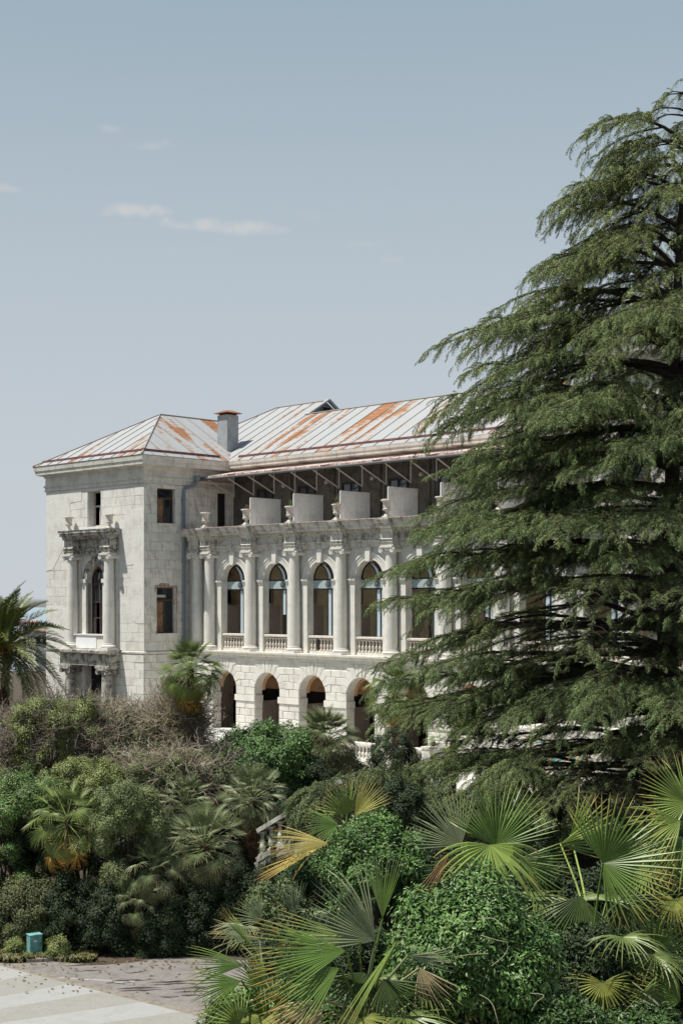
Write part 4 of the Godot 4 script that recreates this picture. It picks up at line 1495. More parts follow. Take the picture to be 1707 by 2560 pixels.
# ---------------------------------------------------------------- urns, balustrades, cabinet, far houses
func urn(label: String, group: String, local: Vector3, sides := 20) -> void:
	var t := thing("stone_urn", label, "urn", building.transform * local, -PI / 4 + rng.randf_range(-0.1, 0.1), group)
	var s := rng.randf_range(0.95, 1.05)
	var g := Geo.new()
	g.box(-0.19, 0.19, 0, 0.07, -0.19, 0.19)
	g.lathe([[0.17, 0.07], [0.16, 0.12], [0.09, 0.18], [0.07, 0.25], [0.10, 0.28], [0.08, 0.30]], sides)
	part("foot", g, M.urn, t)
	g = Geo.new()
	g.lathe([[0.08, 0.30], [0.17, 0.34], [0.205, 0.40], [0.19, 0.45], [0.17, 0.47], [0.185, 0.49], [0.20, 0.68], [0.225, 0.78]], sides)
	for i in 14:
		var a := TAU * i / 14.0
		g.tube([Vector3(cos(a) * 0.11, 0.32, sin(a) * 0.11), Vector3(cos(a) * 0.2, 0.365, sin(a) * 0.2), Vector3(cos(a) * 0.205, 0.43, sin(a) * 0.205)], [0.012, 0.03, 0.012], 5)
	var bowl := part("bowl", g, M.urn, t)
	g = Geo.new()
	g.lathe([[0.225, 0.78], [0.27, 0.80], [0.29, 0.83], [0.285, 0.87], [0.25, 0.88], [0.23, 0.84], [0.0, 0.80]], sides)
	part("rim", g, M.urn, bowl)
	t.scale = Vector3.ONE * s


func tuft(called: String, label: String, local: Vector3, n: int, long: float, c: Color, hang: float) -> void:
	var t := thing(called, label, "plant", building.transform * local)
	var g := Geo.new()
	for i in n:
		var a := rng.randf_range(0, TAU)
		var l := long * rng.randf_range(0.6, 1.1)
		var lean := rng.randf_range(0.15, 0.7)
		var path := []
		for j in 5:
			var f := j / 4.0
			path.append(Vector3(cos(a) * lean * l * f, l * (f - hang * f * f), sin(a) * lean * l * f))
		g.col = c * rng.randf_range(0.7, 1.2)
		for j in 4:
			var w := Vector3(-sin(a), 0, cos(a)) * 0.022 * (1.0 - j / 4.5)
			g.quad(path[j] - w, path[j] + w, path[j + 1] + w * 0.8, path[j + 1] - w * 0.8, Vector3.UP)
	part("leaf_blades", g, M.dry, t).set_meta("kind", "stuff")


func make_furniture() -> void:
	var words := ["empty white stone urn on the ledge nearest the drainpipe", "white stone urn on the ledge holding a brown dried bush", "white stone urn on the ledge holding a thin green sprig", "white stone urn on the ledge with spiky leaves and a hanging dead one", "white stone urn on the ledge with a pale withered plant", "white stone urn on the ledge beside the cedar tips", "white stone urn on the ledge hidden behind the cedar", "last white stone urn along the ledge behind the cedar"]
	for k in words.size():
		urn(words[k], "urns along the facade ledge", Vector3(COL + BAY * k, 12.236, -2.68))
	urn("grey stone urn at the left end of the wing canopy", "urns on the wing canopy", Vector3(-6.9, 12.252, 0.42))
	urn("grey stone urn at the right end of the wing canopy", "urns on the wing canopy", Vector3(-2.75, 12.252, 0.42))
	tuft("dried_bush", "brown dried bush standing in an urn on the ledge", Vector3(COL + BAY, 13.05, -2.68), 60, 0.42, Color(0.16, 0.10, 0.06), 0.2)
	tuft("green_sprig", "thin green sprig growing from an urn on the ledge", Vector3(COL + BAY * 2, 13.05, -2.68), 24, 0.5, Color(0.10, 0.13, 0.05), 0.1)
	tuft("spiky_plant", "spiky plant with a hanging dead leaf in an urn on the ledge", Vector3(COL + BAY * 3, 13.05, -2.68), 26, 0.62, Color(0.14, 0.15, 0.08), 0.2)
	tuft("dead_leaf_tuft", "straw coloured dead leaves spilling over an urn rim on the ledge", Vector3(COL + BAY * 3 + 0.15, 13.05, -2.58), 18, 0.55, Color(0.40, 0.33, 0.22), 1.5)
	tuft("withered_plant", "pale withered plant drooping from an urn on the ledge", Vector3(COL + BAY * 4 - 0.1, 13.05, -2.6), 40, 0.5, Color(0.42, 0.35, 0.25), 1.0)
	# terrace balustrade in front of the arcade
	var t := thing("terrace_balustrade", "white stone balustrade with pedestals in front of the arcade beside the cedar", "balustrade", building.transform * Vector3(14.2, 0, -1.9), -PI / 4)
	var bal := baluster_mesh(0.66, 0.1)
	for seg in 5:
		var x0 := seg * 3.0
		var g := Geo.new()
		g.box(x0, x0 + 2.45, 0.0, 0.14, -0.16, 0.16)
		part("plinth", g, M.stone_pale, t)
		g = Geo.new()
		g.mould([[0.12, 0.80], [0.18, 0.84], [0.19, 0.93], [0.15, 0.96]], x0 - 0.01, x0 + 2.46, -0.18)
		part("rail", g, M.stone_pale, t)
		for i in 10:
			var o := part("baluster", bal, M.stone_pale, t)
			o.position = Vector3(x0 + 0.12 + i * 0.245, 0.14, 0)
		g = Geo.new()
		g.box(x0 + 2.46, x0 + 2.99, 0.0, 0.98, -0.24, 0.24)
		g.box(x0 + 2.42, x0 + 3.03, 0.98, 1.08, -0.28, 0.28)
		part("pedestal", g, M.stone_pale, t)
	# balustrade of the garden stair
	var a := at(648, 2076, 44.6)
	var b := at(790, 1990, 43.6)
	t = thing("stair_balustrade", "sloping stone balustrade of the garden stair among the palms", "balustrade", Vector3(a.x, a.y - 1.0, a.z))
	var run := b - a
	var flat := Vector3(run.x, 0, run.z)
	var g := Geo.new()
	var o := Vector3(0, 1.0, 0)
	g.bar(o, o + run * 1.4, 0.3, 0.13)
	part("rail", g, M.trim_dirty, t)
	g = Geo.new()
	g.bar(o - Vector3(0, 0.92, 0), o + run * 1.4 - Vector3(0, 0.92, 0), 0.34, 0.16)
	g.bar(o - Vector3(0, 1.2, 0), o + run * 1.4 - Vector3(0, 1.2, 0), 0.3, 0.4)
	part("stringer", g, M.trim_dirty, t)
	bal = baluster_mesh(0.80, 0.1)
	for i in 9:
		var q := part("baluster", bal, M.trim_dirty, t)
		q.position = run * ((i + 0.4) / 6.4) + Vector3(0, 0.1, 0)
		q.rotation.y = atan2(-flat.z, flat.x)
	# teal cabinet at the edge of the apron
	var c := at(87, 2392, 42.3)
	t = thing("utility_cabinet", "small teal painted metal cabinet with peeling paint beside the apron", "cabinet", Vector3(c.x, 0.05, c.z), 0.55)
	g = Geo.new()
	g.box(-0.19, 0.19, 0.0, 0.58, -0.16, 0.16)
	part("body", g, M.teal_paint, t)
	g = Geo.new()
	g.box(-0.205, 0.205, 0.582, 0.61, -0.175, 0.175)
	part("lid", g, M.teal_paint, t)
	g = Geo.new()
	g.box(-0.16, 0.16, 0.05, 0.54, 0.16, 0.172)
	var door := part("door", g, M.teal_paint, t)
	g = Geo.new()
	g.box(0.10, 0.13, 0.28, 0.36, 0.172, 0.19)
	part("handle", g, M.gutter, door)
	g = Geo.new()
	g.box(-0.08, 0.02, 0.40, 0.45, 0.172, 0.175)
	part("label_plate", g, M.sheet_white, door)
	# far houses seen past the date palm
	for q in [[92, 1580, 320.0, 1.4, 4.0, 3.0, "far cream house with a pink tiled roof below the date palm fronds"], [70, 1557, 420.0, 2.4, 6.5, 3.0, "far pale house farther left, mostly covered by date palm fronds"]]:
		c = at(q[0], q[1], q[2])
		t = thing("far_house", q[6], "house", Vector3(c.x, c.y - q[4], c.z), 0.5)
		g = Geo.new()
		g.box(-q[3], q[3], -6.0, q[4], -4, 4)
		part("wall", g, M.stone_pale, t)
		g = Geo.new()
		g.mould([[4.5, q[4]], [4.6, q[4] + 0.25], [0.0, q[4] + 0.9]], -q[3] - 0.5, q[3] + 0.5, -0.01)
		g.mould([[-4.5, q[4]], [-4.6, q[4] + 0.25], [0.0, q[4] + 0.9]], -q[3] - 0.5, q[3] + 0.5, -0.01)
		part("roof", g, M.far_tile, t)
		for i in 3:
			g = Geo.new()
			g.box(-q[3] + 0.4 + i * 1.3, -q[3] + 1.1 + i * 1.3, q[4] - 2.6, q[4] - 1.0, 4.0, 4.05)
			part("window", g, M.dark_frame, t)


# ---------------------------------------------------------------- plants
const GREEN := Color(0.125, 0.165, 0.045)
const GREY_GREEN := Color(0.140, 0.165, 0.075)
const LIME := Color(0.23, 0.25, 0.06)
const YELLOW := Color(0.48, 0.36, 0.10)
const ORANGE := Color(0.52, 0.29, 0.07)
const STRAW := Color(0.42, 0.34, 0.19)
const BROWN := Color(0.17, 0.10, 0.05)


# a fan of folded blades in the frame xf: z is the way the leaf points, y its upper side
func fan(g: Geo, xf: Transform3D, r: float, blades: int, span: float, fuse: float, droop: float, cup: float, c: Color, tip: Color, steps := 4, miss := 0.0) -> void:
	var keep := g.xf
	g.xf = keep * xf
	var each := deg_to_rad(span) / blades
	for i in blades:
		if rng.randf() < miss:
			continue
		var a := (i + 0.5) * each - deg_to_rad(span) * 0.5 + rng.randf_range(-0.12, 0.12) * each
		var along := Vector3(sin(a), 0, cos(a))
		var side := Vector3(cos(a), 0, -sin(a))
		var l := r * (0.80 + 0.20 * cos(a * 0.8)) * rng.randf_range(0.93, 1.05)
		var fall := droop * rng.randf_range(0.5, 1.6) + (rng.randf_range(0.15, 0.5) if rng.randf() < 0.10 else 0.0)
		var twist := rng.randf_range(-0.25, 0.25)
		var shade := rng.randf_range(0.82, 1.15)
		var rows := []
		for j in steps + 1:
			var f := float(j) / steps
			f = f if j == 0 else lerpf(f, pow(f, 0.8), 0.5)
			var wide := f * l * tan(each * 0.5) * 1.02
			if f > fuse:
				wide = fuse * l * tan(each * 0.5) * (1.0 - pow((f - fuse) / (1.0 - fuse), 1.5)) * 1.02 + 0.0006
			var y := cup * absf(sin(a)) * f * l - fall * l * pow(maxf(f - fuse * 0.7, 0.0), 2.0) * 1.5
			var back := fall * l * pow(maxf(f - fuse, 0.0), 3.0) * 0.5
			var mid := along * (f * l - back) + Vector3(0, y, 0)
			var lift := wide * 0.95
			var sd := (side + Vector3(0, twist * f, 0)) * wide
			rows.append([mid - sd - Vector3(0, lift, 0) * 0.5, mid + Vector3(0, lift, 0) * 0.5, mid + sd - Vector3(0, lift, 0) * 0.5])
		for j in steps:
			var f := (j + 0.5) / steps
			g.col = c.lerp(tip, smoothstep(0.55, 1.0, f)) * shade
			for s in 2:
				var p0: Vector3 = rows[j][s]
				var p1: Vector3 = rows[j][s + 1]
				var q0: Vector3 = rows[j + 1][s]
				var q1: Vector3 = rows[j + 1][s + 1]
				if j > 0:
					g.flat(p0, p1, q1, Vector3.UP)
				g.flat(p0, q1, q0, Vector3.UP)
	g.xf = keep


# a whole fan leaf on its stalk: the stalk runs along z, the blade hangs from its end by the angle bend
func fan_frond(stalk: float, r: float, blades: int, span: float, bend: float, droop: float, c: Color, tip: Color, miss := 0.0, fuse := 0.27) -> ArrayMesh:
	var g := Geo.new()
	g.col = c * 1.15
	var sag := -stalk * 0.06
	g.tube([Vector3.ZERO, Vector3(0, sag * 0.2, stalk * 0.5), Vector3(0, sag, stalk)], [0.016, 0.011, 0.008], 4)
	fan(g, Transform3D(Basis(Vector3.RIGHT, deg_to_rad(bend)), Vector3(0, sag, stalk)), r, blades, span, fuse, droop, 0.18, c, tip, 4, miss)
	return g.mesh()


var kinds := {}


func fronds_of(kind: String) -> Array:
	if kinds.has(kind):
		return kinds[kind]
	var young := []
	var grown := []
	var old := []
	var dead := []
	match kind:
		"windmill":
			for i in 2:
				young.append(fan_frond(0.75, 0.55, 26, 190, 8, 0.12, GREEN * 1.15, LIME))
				grown.append(fan_frond(0.85, 0.60, 28, 230, 35, 0.30, GREEN, LIME))
				old.append(fan_frond(0.85, 0.58, 27, 240, 60, 0.42, LIME * 0.9, YELLOW))
				dead.append(fan_frond(0.7, 0.55, 18, 170, 50, 0.30, ORANGE * 0.8, YELLOW, 0.25))
		"windmill_grey":
			for i in 2:
				young.append(fan_frond(0.7, 0.52, 25, 180, 8, 0.12, GREY_GREEN * 1.1, GREY_GREEN * 1.5))
				grown.append(fan_frond(0.8, 0.58, 28, 220, 35, 0.35, GREY_GREEN, STRAW * 0.7))
				old.append(fan_frond(0.8, 0.56, 27, 230, 65, 0.5, GREY_GREEN * 0.85, STRAW))
				dead.append(fan_frond(0.6, 0.5, 18, 160, 50, 0.4, BROWN, STRAW * 0.7, 0.25))
		"dwarf":
			for i in 2:
				young.append(fan_frond(0.55, 0.36, 20, 150, 5, 0.04, GREY_GREEN * 1.25, GREY_GREEN * 1.9, 0.0, 0.22))
				grown.append(fan_frond(0.6, 0.38, 20, 190, 25, 0.10, GREY_GREEN * 1.1, STRAW * 0.8, 0.0, 0.22))
				old.append(fan_frond(0.6, 0.37, 19, 190, 45, 0.18, GREY_GREEN * 0.8, STRAW, 0.05, 0.22))
				dead.append(fan_frond(0.5, 0.34, 16, 150, 70, 0.2, BROWN, BROWN * 1.6, 0.1, 0.22))
	kinds[kind] = [young, grown, old, dead]
	return kinds[kind]


func palm(called: String, label: String, crown: Vector3, kind: String, leaves: int, low: float, skirt: int, size: float, group := "", thick := 0.13) -> Node3D:
	var foot := minf(ground_y(crown.x, -crown.z), crown.y - 0.3)
	var t := thing(called, label, "palm", Vector3(crown.x, foot, crown.z), 0.0, group)
	var h := crown.y - foot
	var g := Geo.new()
	var path := []
	var radii := []
	for i in 15:
		var f := i / 14.0
		path.append(Vector3(sin(f * 2.0) * 0.08 * h * 0.2, f * h, 0.0))
		radii.append(thick * (1.1 - 0.2 * f) * (1.0 if i % 2 else 1.12))
	var top: Vector3 = path[-1]
	g.tube(path, radii, 12)
	part("trunk", g, M.palm_bark, t)
	var set_of: Array = fronds_of(kind)
	for i in leaves + skirt:
		var f := float(i) / leaves
		var e := lerpf(82.0, low, pow(f, 0.85)) if i < leaves else rng.randf_range(-82, -38)
		var a := i * 2.39996 + rng.randf_range(-0.25, 0.25)
		e = deg_to_rad(e + rng.randf_range(-7, 7))
		var from: Array = set_of[0] if f < 0.28 else (set_of[1] if f < 0.72 else set_of[2])
		if i >= leaves:
			from = set_of[3]
		var fwd := Vector3(cos(e) * cos(a), sin(e), cos(e) * sin(a))
		var side := Vector3.UP.cross(fwd).normalized()
		var b := Basis(side, fwd.cross(side), fwd).rotated(fwd, rng.randf_range(-0.4, 0.4))
		var o := part("frond" if i < leaves else "dead_frond", from[rng.randi() % from.size()], M.frond if i < leaves else M.dry, t)
		o.transform = Transform3D(b.scaled(Vector3.ONE * size * rng.randf_range(0.85, 1.12)), top + Vector3(0, -0.25 * f if i < leaves else rng.randf_range(-0.75, -0.3), 0) * size)
	return t


# ---------------------------------------------------------------- leaf clumps and shrubs
func leaf(g: Geo, at_: Vector3, along: Vector3, up: Vector3, long: float, wide: float, fold: float, near := false) -> void:
	along = along.normalized()
	var side := along.cross(up).normalized()
	up = side.cross(along)
	if near:
		var rows := [[0.0, 0.03], [0.28, 0.8], [0.55, 1.0], [0.8, 0.6], [1.0, 0.03]]
		for j in 4:
			var a: Vector3 = at_ + along * long * rows[j][0] - up * long * 0.22 * rows[j][0] * rows[j][0]
			var b: Vector3 = at_ + along * long * rows[j + 1][0] - up * long * 0.22 * rows[j + 1][0] * rows[j + 1][0]
			for s in [-1, 1]:
				var wa: Vector3 = side * wide * 0.5 * rows[j][1] * s + up * fold * wide * rows[j][1]
				var wb: Vector3 = side * wide * 0.5 * rows[j + 1][1] * s + up * fold * wide * rows[j + 1][1]
				g.flat(a, b, b + wb, up)
				g.flat(a, b + wb, a + wa, up)
		return
	var tip := at_ + along * long - up * long * 0.15
	var mid := at_ + along * long * 0.45
	for s in [-1, 1]:
		var e: Vector3 = mid + side * wide * 0.5 * s + up * fold * wide
		g.flat(at_, e, mid, up)
		g.flat(mid, e, tip, up)


func clump(n: int, reach: float, long: float, wide: float, near := false, narrow_up := 0.3) -> ArrayMesh:
	var g := Geo.new()
	for i in n:
		var a := rng.randf_range(0, TAU)
		var z := rng.randf_range(-0.5, 1.0)
		var d := Vector3(cos(a) * sqrt(1.0 - z * z), z, sin(a) * sqrt(1.0 - z * z))
		var where := d * reach * rng.randf_range(0.3, 1.0)
		var along := (Vector3(d.x, d.y * narrow_up, d.z) + Vector3(rng.randf_range(-0.5, 0.5), rng.randf_range(-0.6, 0.35), rng.randf_range(-0.5, 0.5))).normalized()
		var up := (Vector3.UP * 0.8 + d + Vector3(rng.randf_range(-0.6, 0.6), 0, rng.randf_range(-0.6, 0.6))).normalized()
		g.col = Color(1, 1, 1) * rng.randf_range(0.75, 1.2)
		if rng.randf() < 0.06:
			g.col = Color(1.5, 1.4, 1.0)
		leaf(g, where, along, up, long * rng.randf_range(0.7, 1.2), wide * rng.randf_range(0.8, 1.15), 0.18, near)
	return g.mesh()


func twig_clump() -> ArrayMesh:
	var g := Geo.new()
	for i in 6:
		var p := Vector3.ZERO
		var d := Vector3(rng.randf_range(-1, 1), rng.randf_range(-0.1, 1.0), rng.randf_range(-1, 1)).normalized()
		var path := [p]
		for j in 5:
			d = (d + Vector3(rng.randf_range(-0.5, 0.5), rng.randf_range(-0.4, 0.4), rng.randf_range(-0.5, 0.5))).normalized()
			p += d * 0.24
			path.append(p)
		g.col = Color(1, 1, 1) * rng.randf_range(0.7, 1.2)
		g.tube(path, [0.022, 0.019, 0.016, 0.013, 0.010, 0.005], 3)
		for j in range(1, 5):
			var q: Vector3 = path[j] + Vector3(rng.randf_range(-0.3, 0.3), rng.randf_range(-0.05, 0.3), rng.randf_range(-0.3, 0.3))
			g.tube([path[j], path[j].lerp(q, 0.5) + Vector3(0, 0.03, 0), q], [0.011, 0.008, 0.004], 3)
	return g.mesh()


# lumps over an ellipsoid, each lump carrying leaf clumps over its outer side
func lumps(radii: Vector3, n: int, small: float, big: float) -> Array:
	var r := []
	for i in n:
		var z := 1.0 - 1.55 * (i + 0.5) / n
		var a := i * 2.39996 + rng.randf_range(-0.3, 0.3)
		var d := Vector3(cos(a) * sqrt(1.0 - z * z), z, sin(a) * sqrt(1.0 - z * z))
		r.append([d * rng.randf_range(0.55, 0.98) * radii, rng.randf_range(small, big), d, rng.randf_range(0.8, 1.18)])
	return r


func scatter(list: Array, n: int, size: float, palette: Array) -> Array:
	var places := []
	var tints := []
	var weight := []
	var sum := 0.0
	for l in list:
		sum += l[1] * l[1]
		weight.append(sum)
	for i in n:
		var pick := rng.randf() * sum
		var l: Array = list[-1]
		for j in weight.size():
			if weight[j] >= pick:
				l = list[j]
				break
		var a := rng.randf_range(0, TAU)
		var z := rng.randf_range(-0.75, 1.0)
		var d := Vector3(cos(a) * sqrt(1.0 - z * z), z, sin(a) * sqrt(1.0 - z * z))
		if d.dot(l[2]) < -0.25:
			d = -d
		var p: Vector3 = l[0] + d * l[1] * pow(rng.randf(), 0.33)
		var up := (d + Vector3(0, 0.5, 0)).normalized()
		var side := up.cross(Vector3(rng.randf_range(-1, 1), rng.randf_range(-1, 1), rng.randf_range(-1, 1))).normalized()
		places.append(Transform3D(Basis(side, up, side.cross(up)).scaled(Vector3.ONE * size * rng.randf_range(0.7, 1.25)), p))
		var c: Color = palette[rng.randi() % palette.size()]
		tints.append(c * l[3] * rng.randf_range(0.65, 1.35))
	return [places, tints]


func shrub(called: String, label: String, category: String, centre: Vector3, radii: Vector3, n: int, mesh: ArrayMesh, size: float, palette: Array, m: Material, lump_n := 34, lump := 0.34, group := "", twigs := 0, twig_tint := Color(0.2, 0.165, 0.14)) -> Node3D:
	var foot := minf(ground_y(centre.x, -centre.z), centre.y - radii.y * 0.6)
	var t := thing(called, label, category, Vector3(centre.x, foot, centre.z), 0.0, group)
	radii *= 0.8
	var low := minf(radii.x, minf(radii.y, radii.z))
	var list := lumps(radii, lump_n, low * lump * 0.8, low * lump * 1.35)
	var lift := Vector3(0, centre.y - foot, 0)
	# the sides hang down to the ground
	var gap := minf(centre.y - foot - radii.y * 0.6, 2.2)
	if gap > 0.15:
		var more := int(lump_n * 0.6)
		for i in more:
			var a := TAU * i / more + rng.randf_range(-0.2, 0.2)
			list.append([Vector3(cos(a) * radii.x * 0.7, -radii.y * 0.5 - gap * rng.randf(), sin(a) * radii.z * 0.7), low * lump * rng.randf_range(0.8, 1.3), Vector3(cos(a), 0, sin(a)), rng.randf_range(0.75, 1.05)])
		n = int(n * 1.35)
	var s := scatter(list, n, size, palette)
	# shoots that break the outline
	for i in int(lump_n * 1.6):
		var l: Array = list[rng.randi() % list.size()]
		var d: Vector3 = (l[2] + Vector3(rng.randf_range(-0.6, 0.6), rng.randf_range(-0.1, 0.9), rng.randf_range(-0.6, 0.6))).normalized()
		var far := low * rng.randf_range(0.15, 0.5)
		for j in 5:
			var f := (j + 1) / 5.0
			var up := (d + Vector3(rng.randf_range(-0.5, 0.5), 0.3, rng.randf_range(-0.5, 0.5))).normalized()
			var sd := up.cross(Vector3(rng.randf_range(-1, 1), 0.2, rng.randf_range(-1, 1))).normalized()
			s[0].append(Transform3D(Basis(sd, up, sd.cross(up)).scaled(Vector3.ONE * size * lerpf(0.95, 0.55, f)), l[0] + d * (l[1] * 0.9 + far * f) - Vector3(0, far * 0.3 * f * f, 0)))
			s[1].append(palette[rng.randi() % palette.size()] * rng.randf_range(0.9, 1.4))
	for i in s[0].size():
		s[0][i].origin += lift
	copies("foliage", mesh, m, s[0], s[1], t)
	var g := Geo.new()
	for i in 9:
		var q: Vector3 = list[(i * 5) % list.size()][0] + lift
		var mid := Vector3(q.x * 0.45 + rng.randf_range(-0.1, 0.1), q.y * 0.5, q.z * 0.45)
		g.tube([Vector3(rng.randf_range(-0.15, 0.15), 0, rng.randf_range(-0.15, 0.15)), mid, q], [0.05, 0.035, 0.012], 6)
	part("stem", g, M.bark, t)
	if twigs:
		var k := scatter(list, twigs, 0.78, [twig_tint])
		for i in k[0].size():
			k[0][i].origin += lift + (k[0][i].origin).normalized() * 0.12
		copies("bare_twigs", twig_clump(), M.twig, k[0], k[1], t)
	return t


# ---------------------------------------------------------------- the deodar
func needle_spray(long: float, twigs: int) -> ArrayMesh:  # needles paler to the tips: new growth, plus lit tips painted over dark interior
	var g := Geo.new()
	var axis := func(f: float) -> Vector3:
		return Vector3(0, -0.30 * long * f * f, long * f * (1.0 - 0.25 * f))
	g.col = Color(0.9, 0.75, 0.55)
	g.tube([axis.call(0.0), axis.call(0.5), axis.call(1.0)], [0.006, 0.004, 0.002], 3)
	for i in twigs:
		var f := (i + 0.5) / twigs
		var p: Vector3 = axis.call(f)
		var s := -1.0 if i % 2 else 1.0
		var l := long * lerpf(0.30, 0.10, f) * rng.randf_range(0.5, 1.25)
		var d := Vector3(s * rng.randf_range(0.4, 1.0), rng.randf_range(-0.8, 0.05), rng.randf_range(0.45, 1.0)).normalized()
		var n := maxi(2, int(l / 0.028))
		for j in n:
			var h := (j + 0.7) / n
			var q := p + d * l * h + Vector3(0, -0.6 * l * h * h, 0)
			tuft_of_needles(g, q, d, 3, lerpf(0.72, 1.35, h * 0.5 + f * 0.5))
	for j in 11:
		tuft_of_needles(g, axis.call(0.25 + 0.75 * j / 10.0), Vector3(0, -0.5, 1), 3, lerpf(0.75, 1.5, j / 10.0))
	return g.mesh()


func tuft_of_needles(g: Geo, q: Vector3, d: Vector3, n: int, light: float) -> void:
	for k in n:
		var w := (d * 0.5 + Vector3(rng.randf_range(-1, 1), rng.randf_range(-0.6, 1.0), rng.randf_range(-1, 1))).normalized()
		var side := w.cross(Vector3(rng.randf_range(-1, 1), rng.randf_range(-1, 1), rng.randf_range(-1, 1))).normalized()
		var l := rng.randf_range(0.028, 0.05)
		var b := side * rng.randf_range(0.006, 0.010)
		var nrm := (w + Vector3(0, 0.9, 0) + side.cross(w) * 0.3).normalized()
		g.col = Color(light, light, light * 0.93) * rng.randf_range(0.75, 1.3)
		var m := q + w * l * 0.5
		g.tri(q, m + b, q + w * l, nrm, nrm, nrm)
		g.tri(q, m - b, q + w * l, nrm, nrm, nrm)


func cedar_reach(y: float) -> float:
	var table := [[4.0, 9.0], [6.0, 9.8], [8.5, 9.9], [11.5, 9.6], [14.0, 8.6], [16.5, 8.3], [18.5, 9.0], [20.3, 8.8], [21.6, 7.0], [24.0, 5.7], [26.0, 5.0], [27.5, 3.4], [28.7, 1.6], [30.0, 0.8]]
	for i in table.size() - 1:
		if y < table[i + 1][0]:
			return lerpf(table[i][1], table[i + 1][1], clampf((y - table[i][0]) / (table[i + 1][0] - table[i][0]), 0.0, 1.0))
	return 0.7


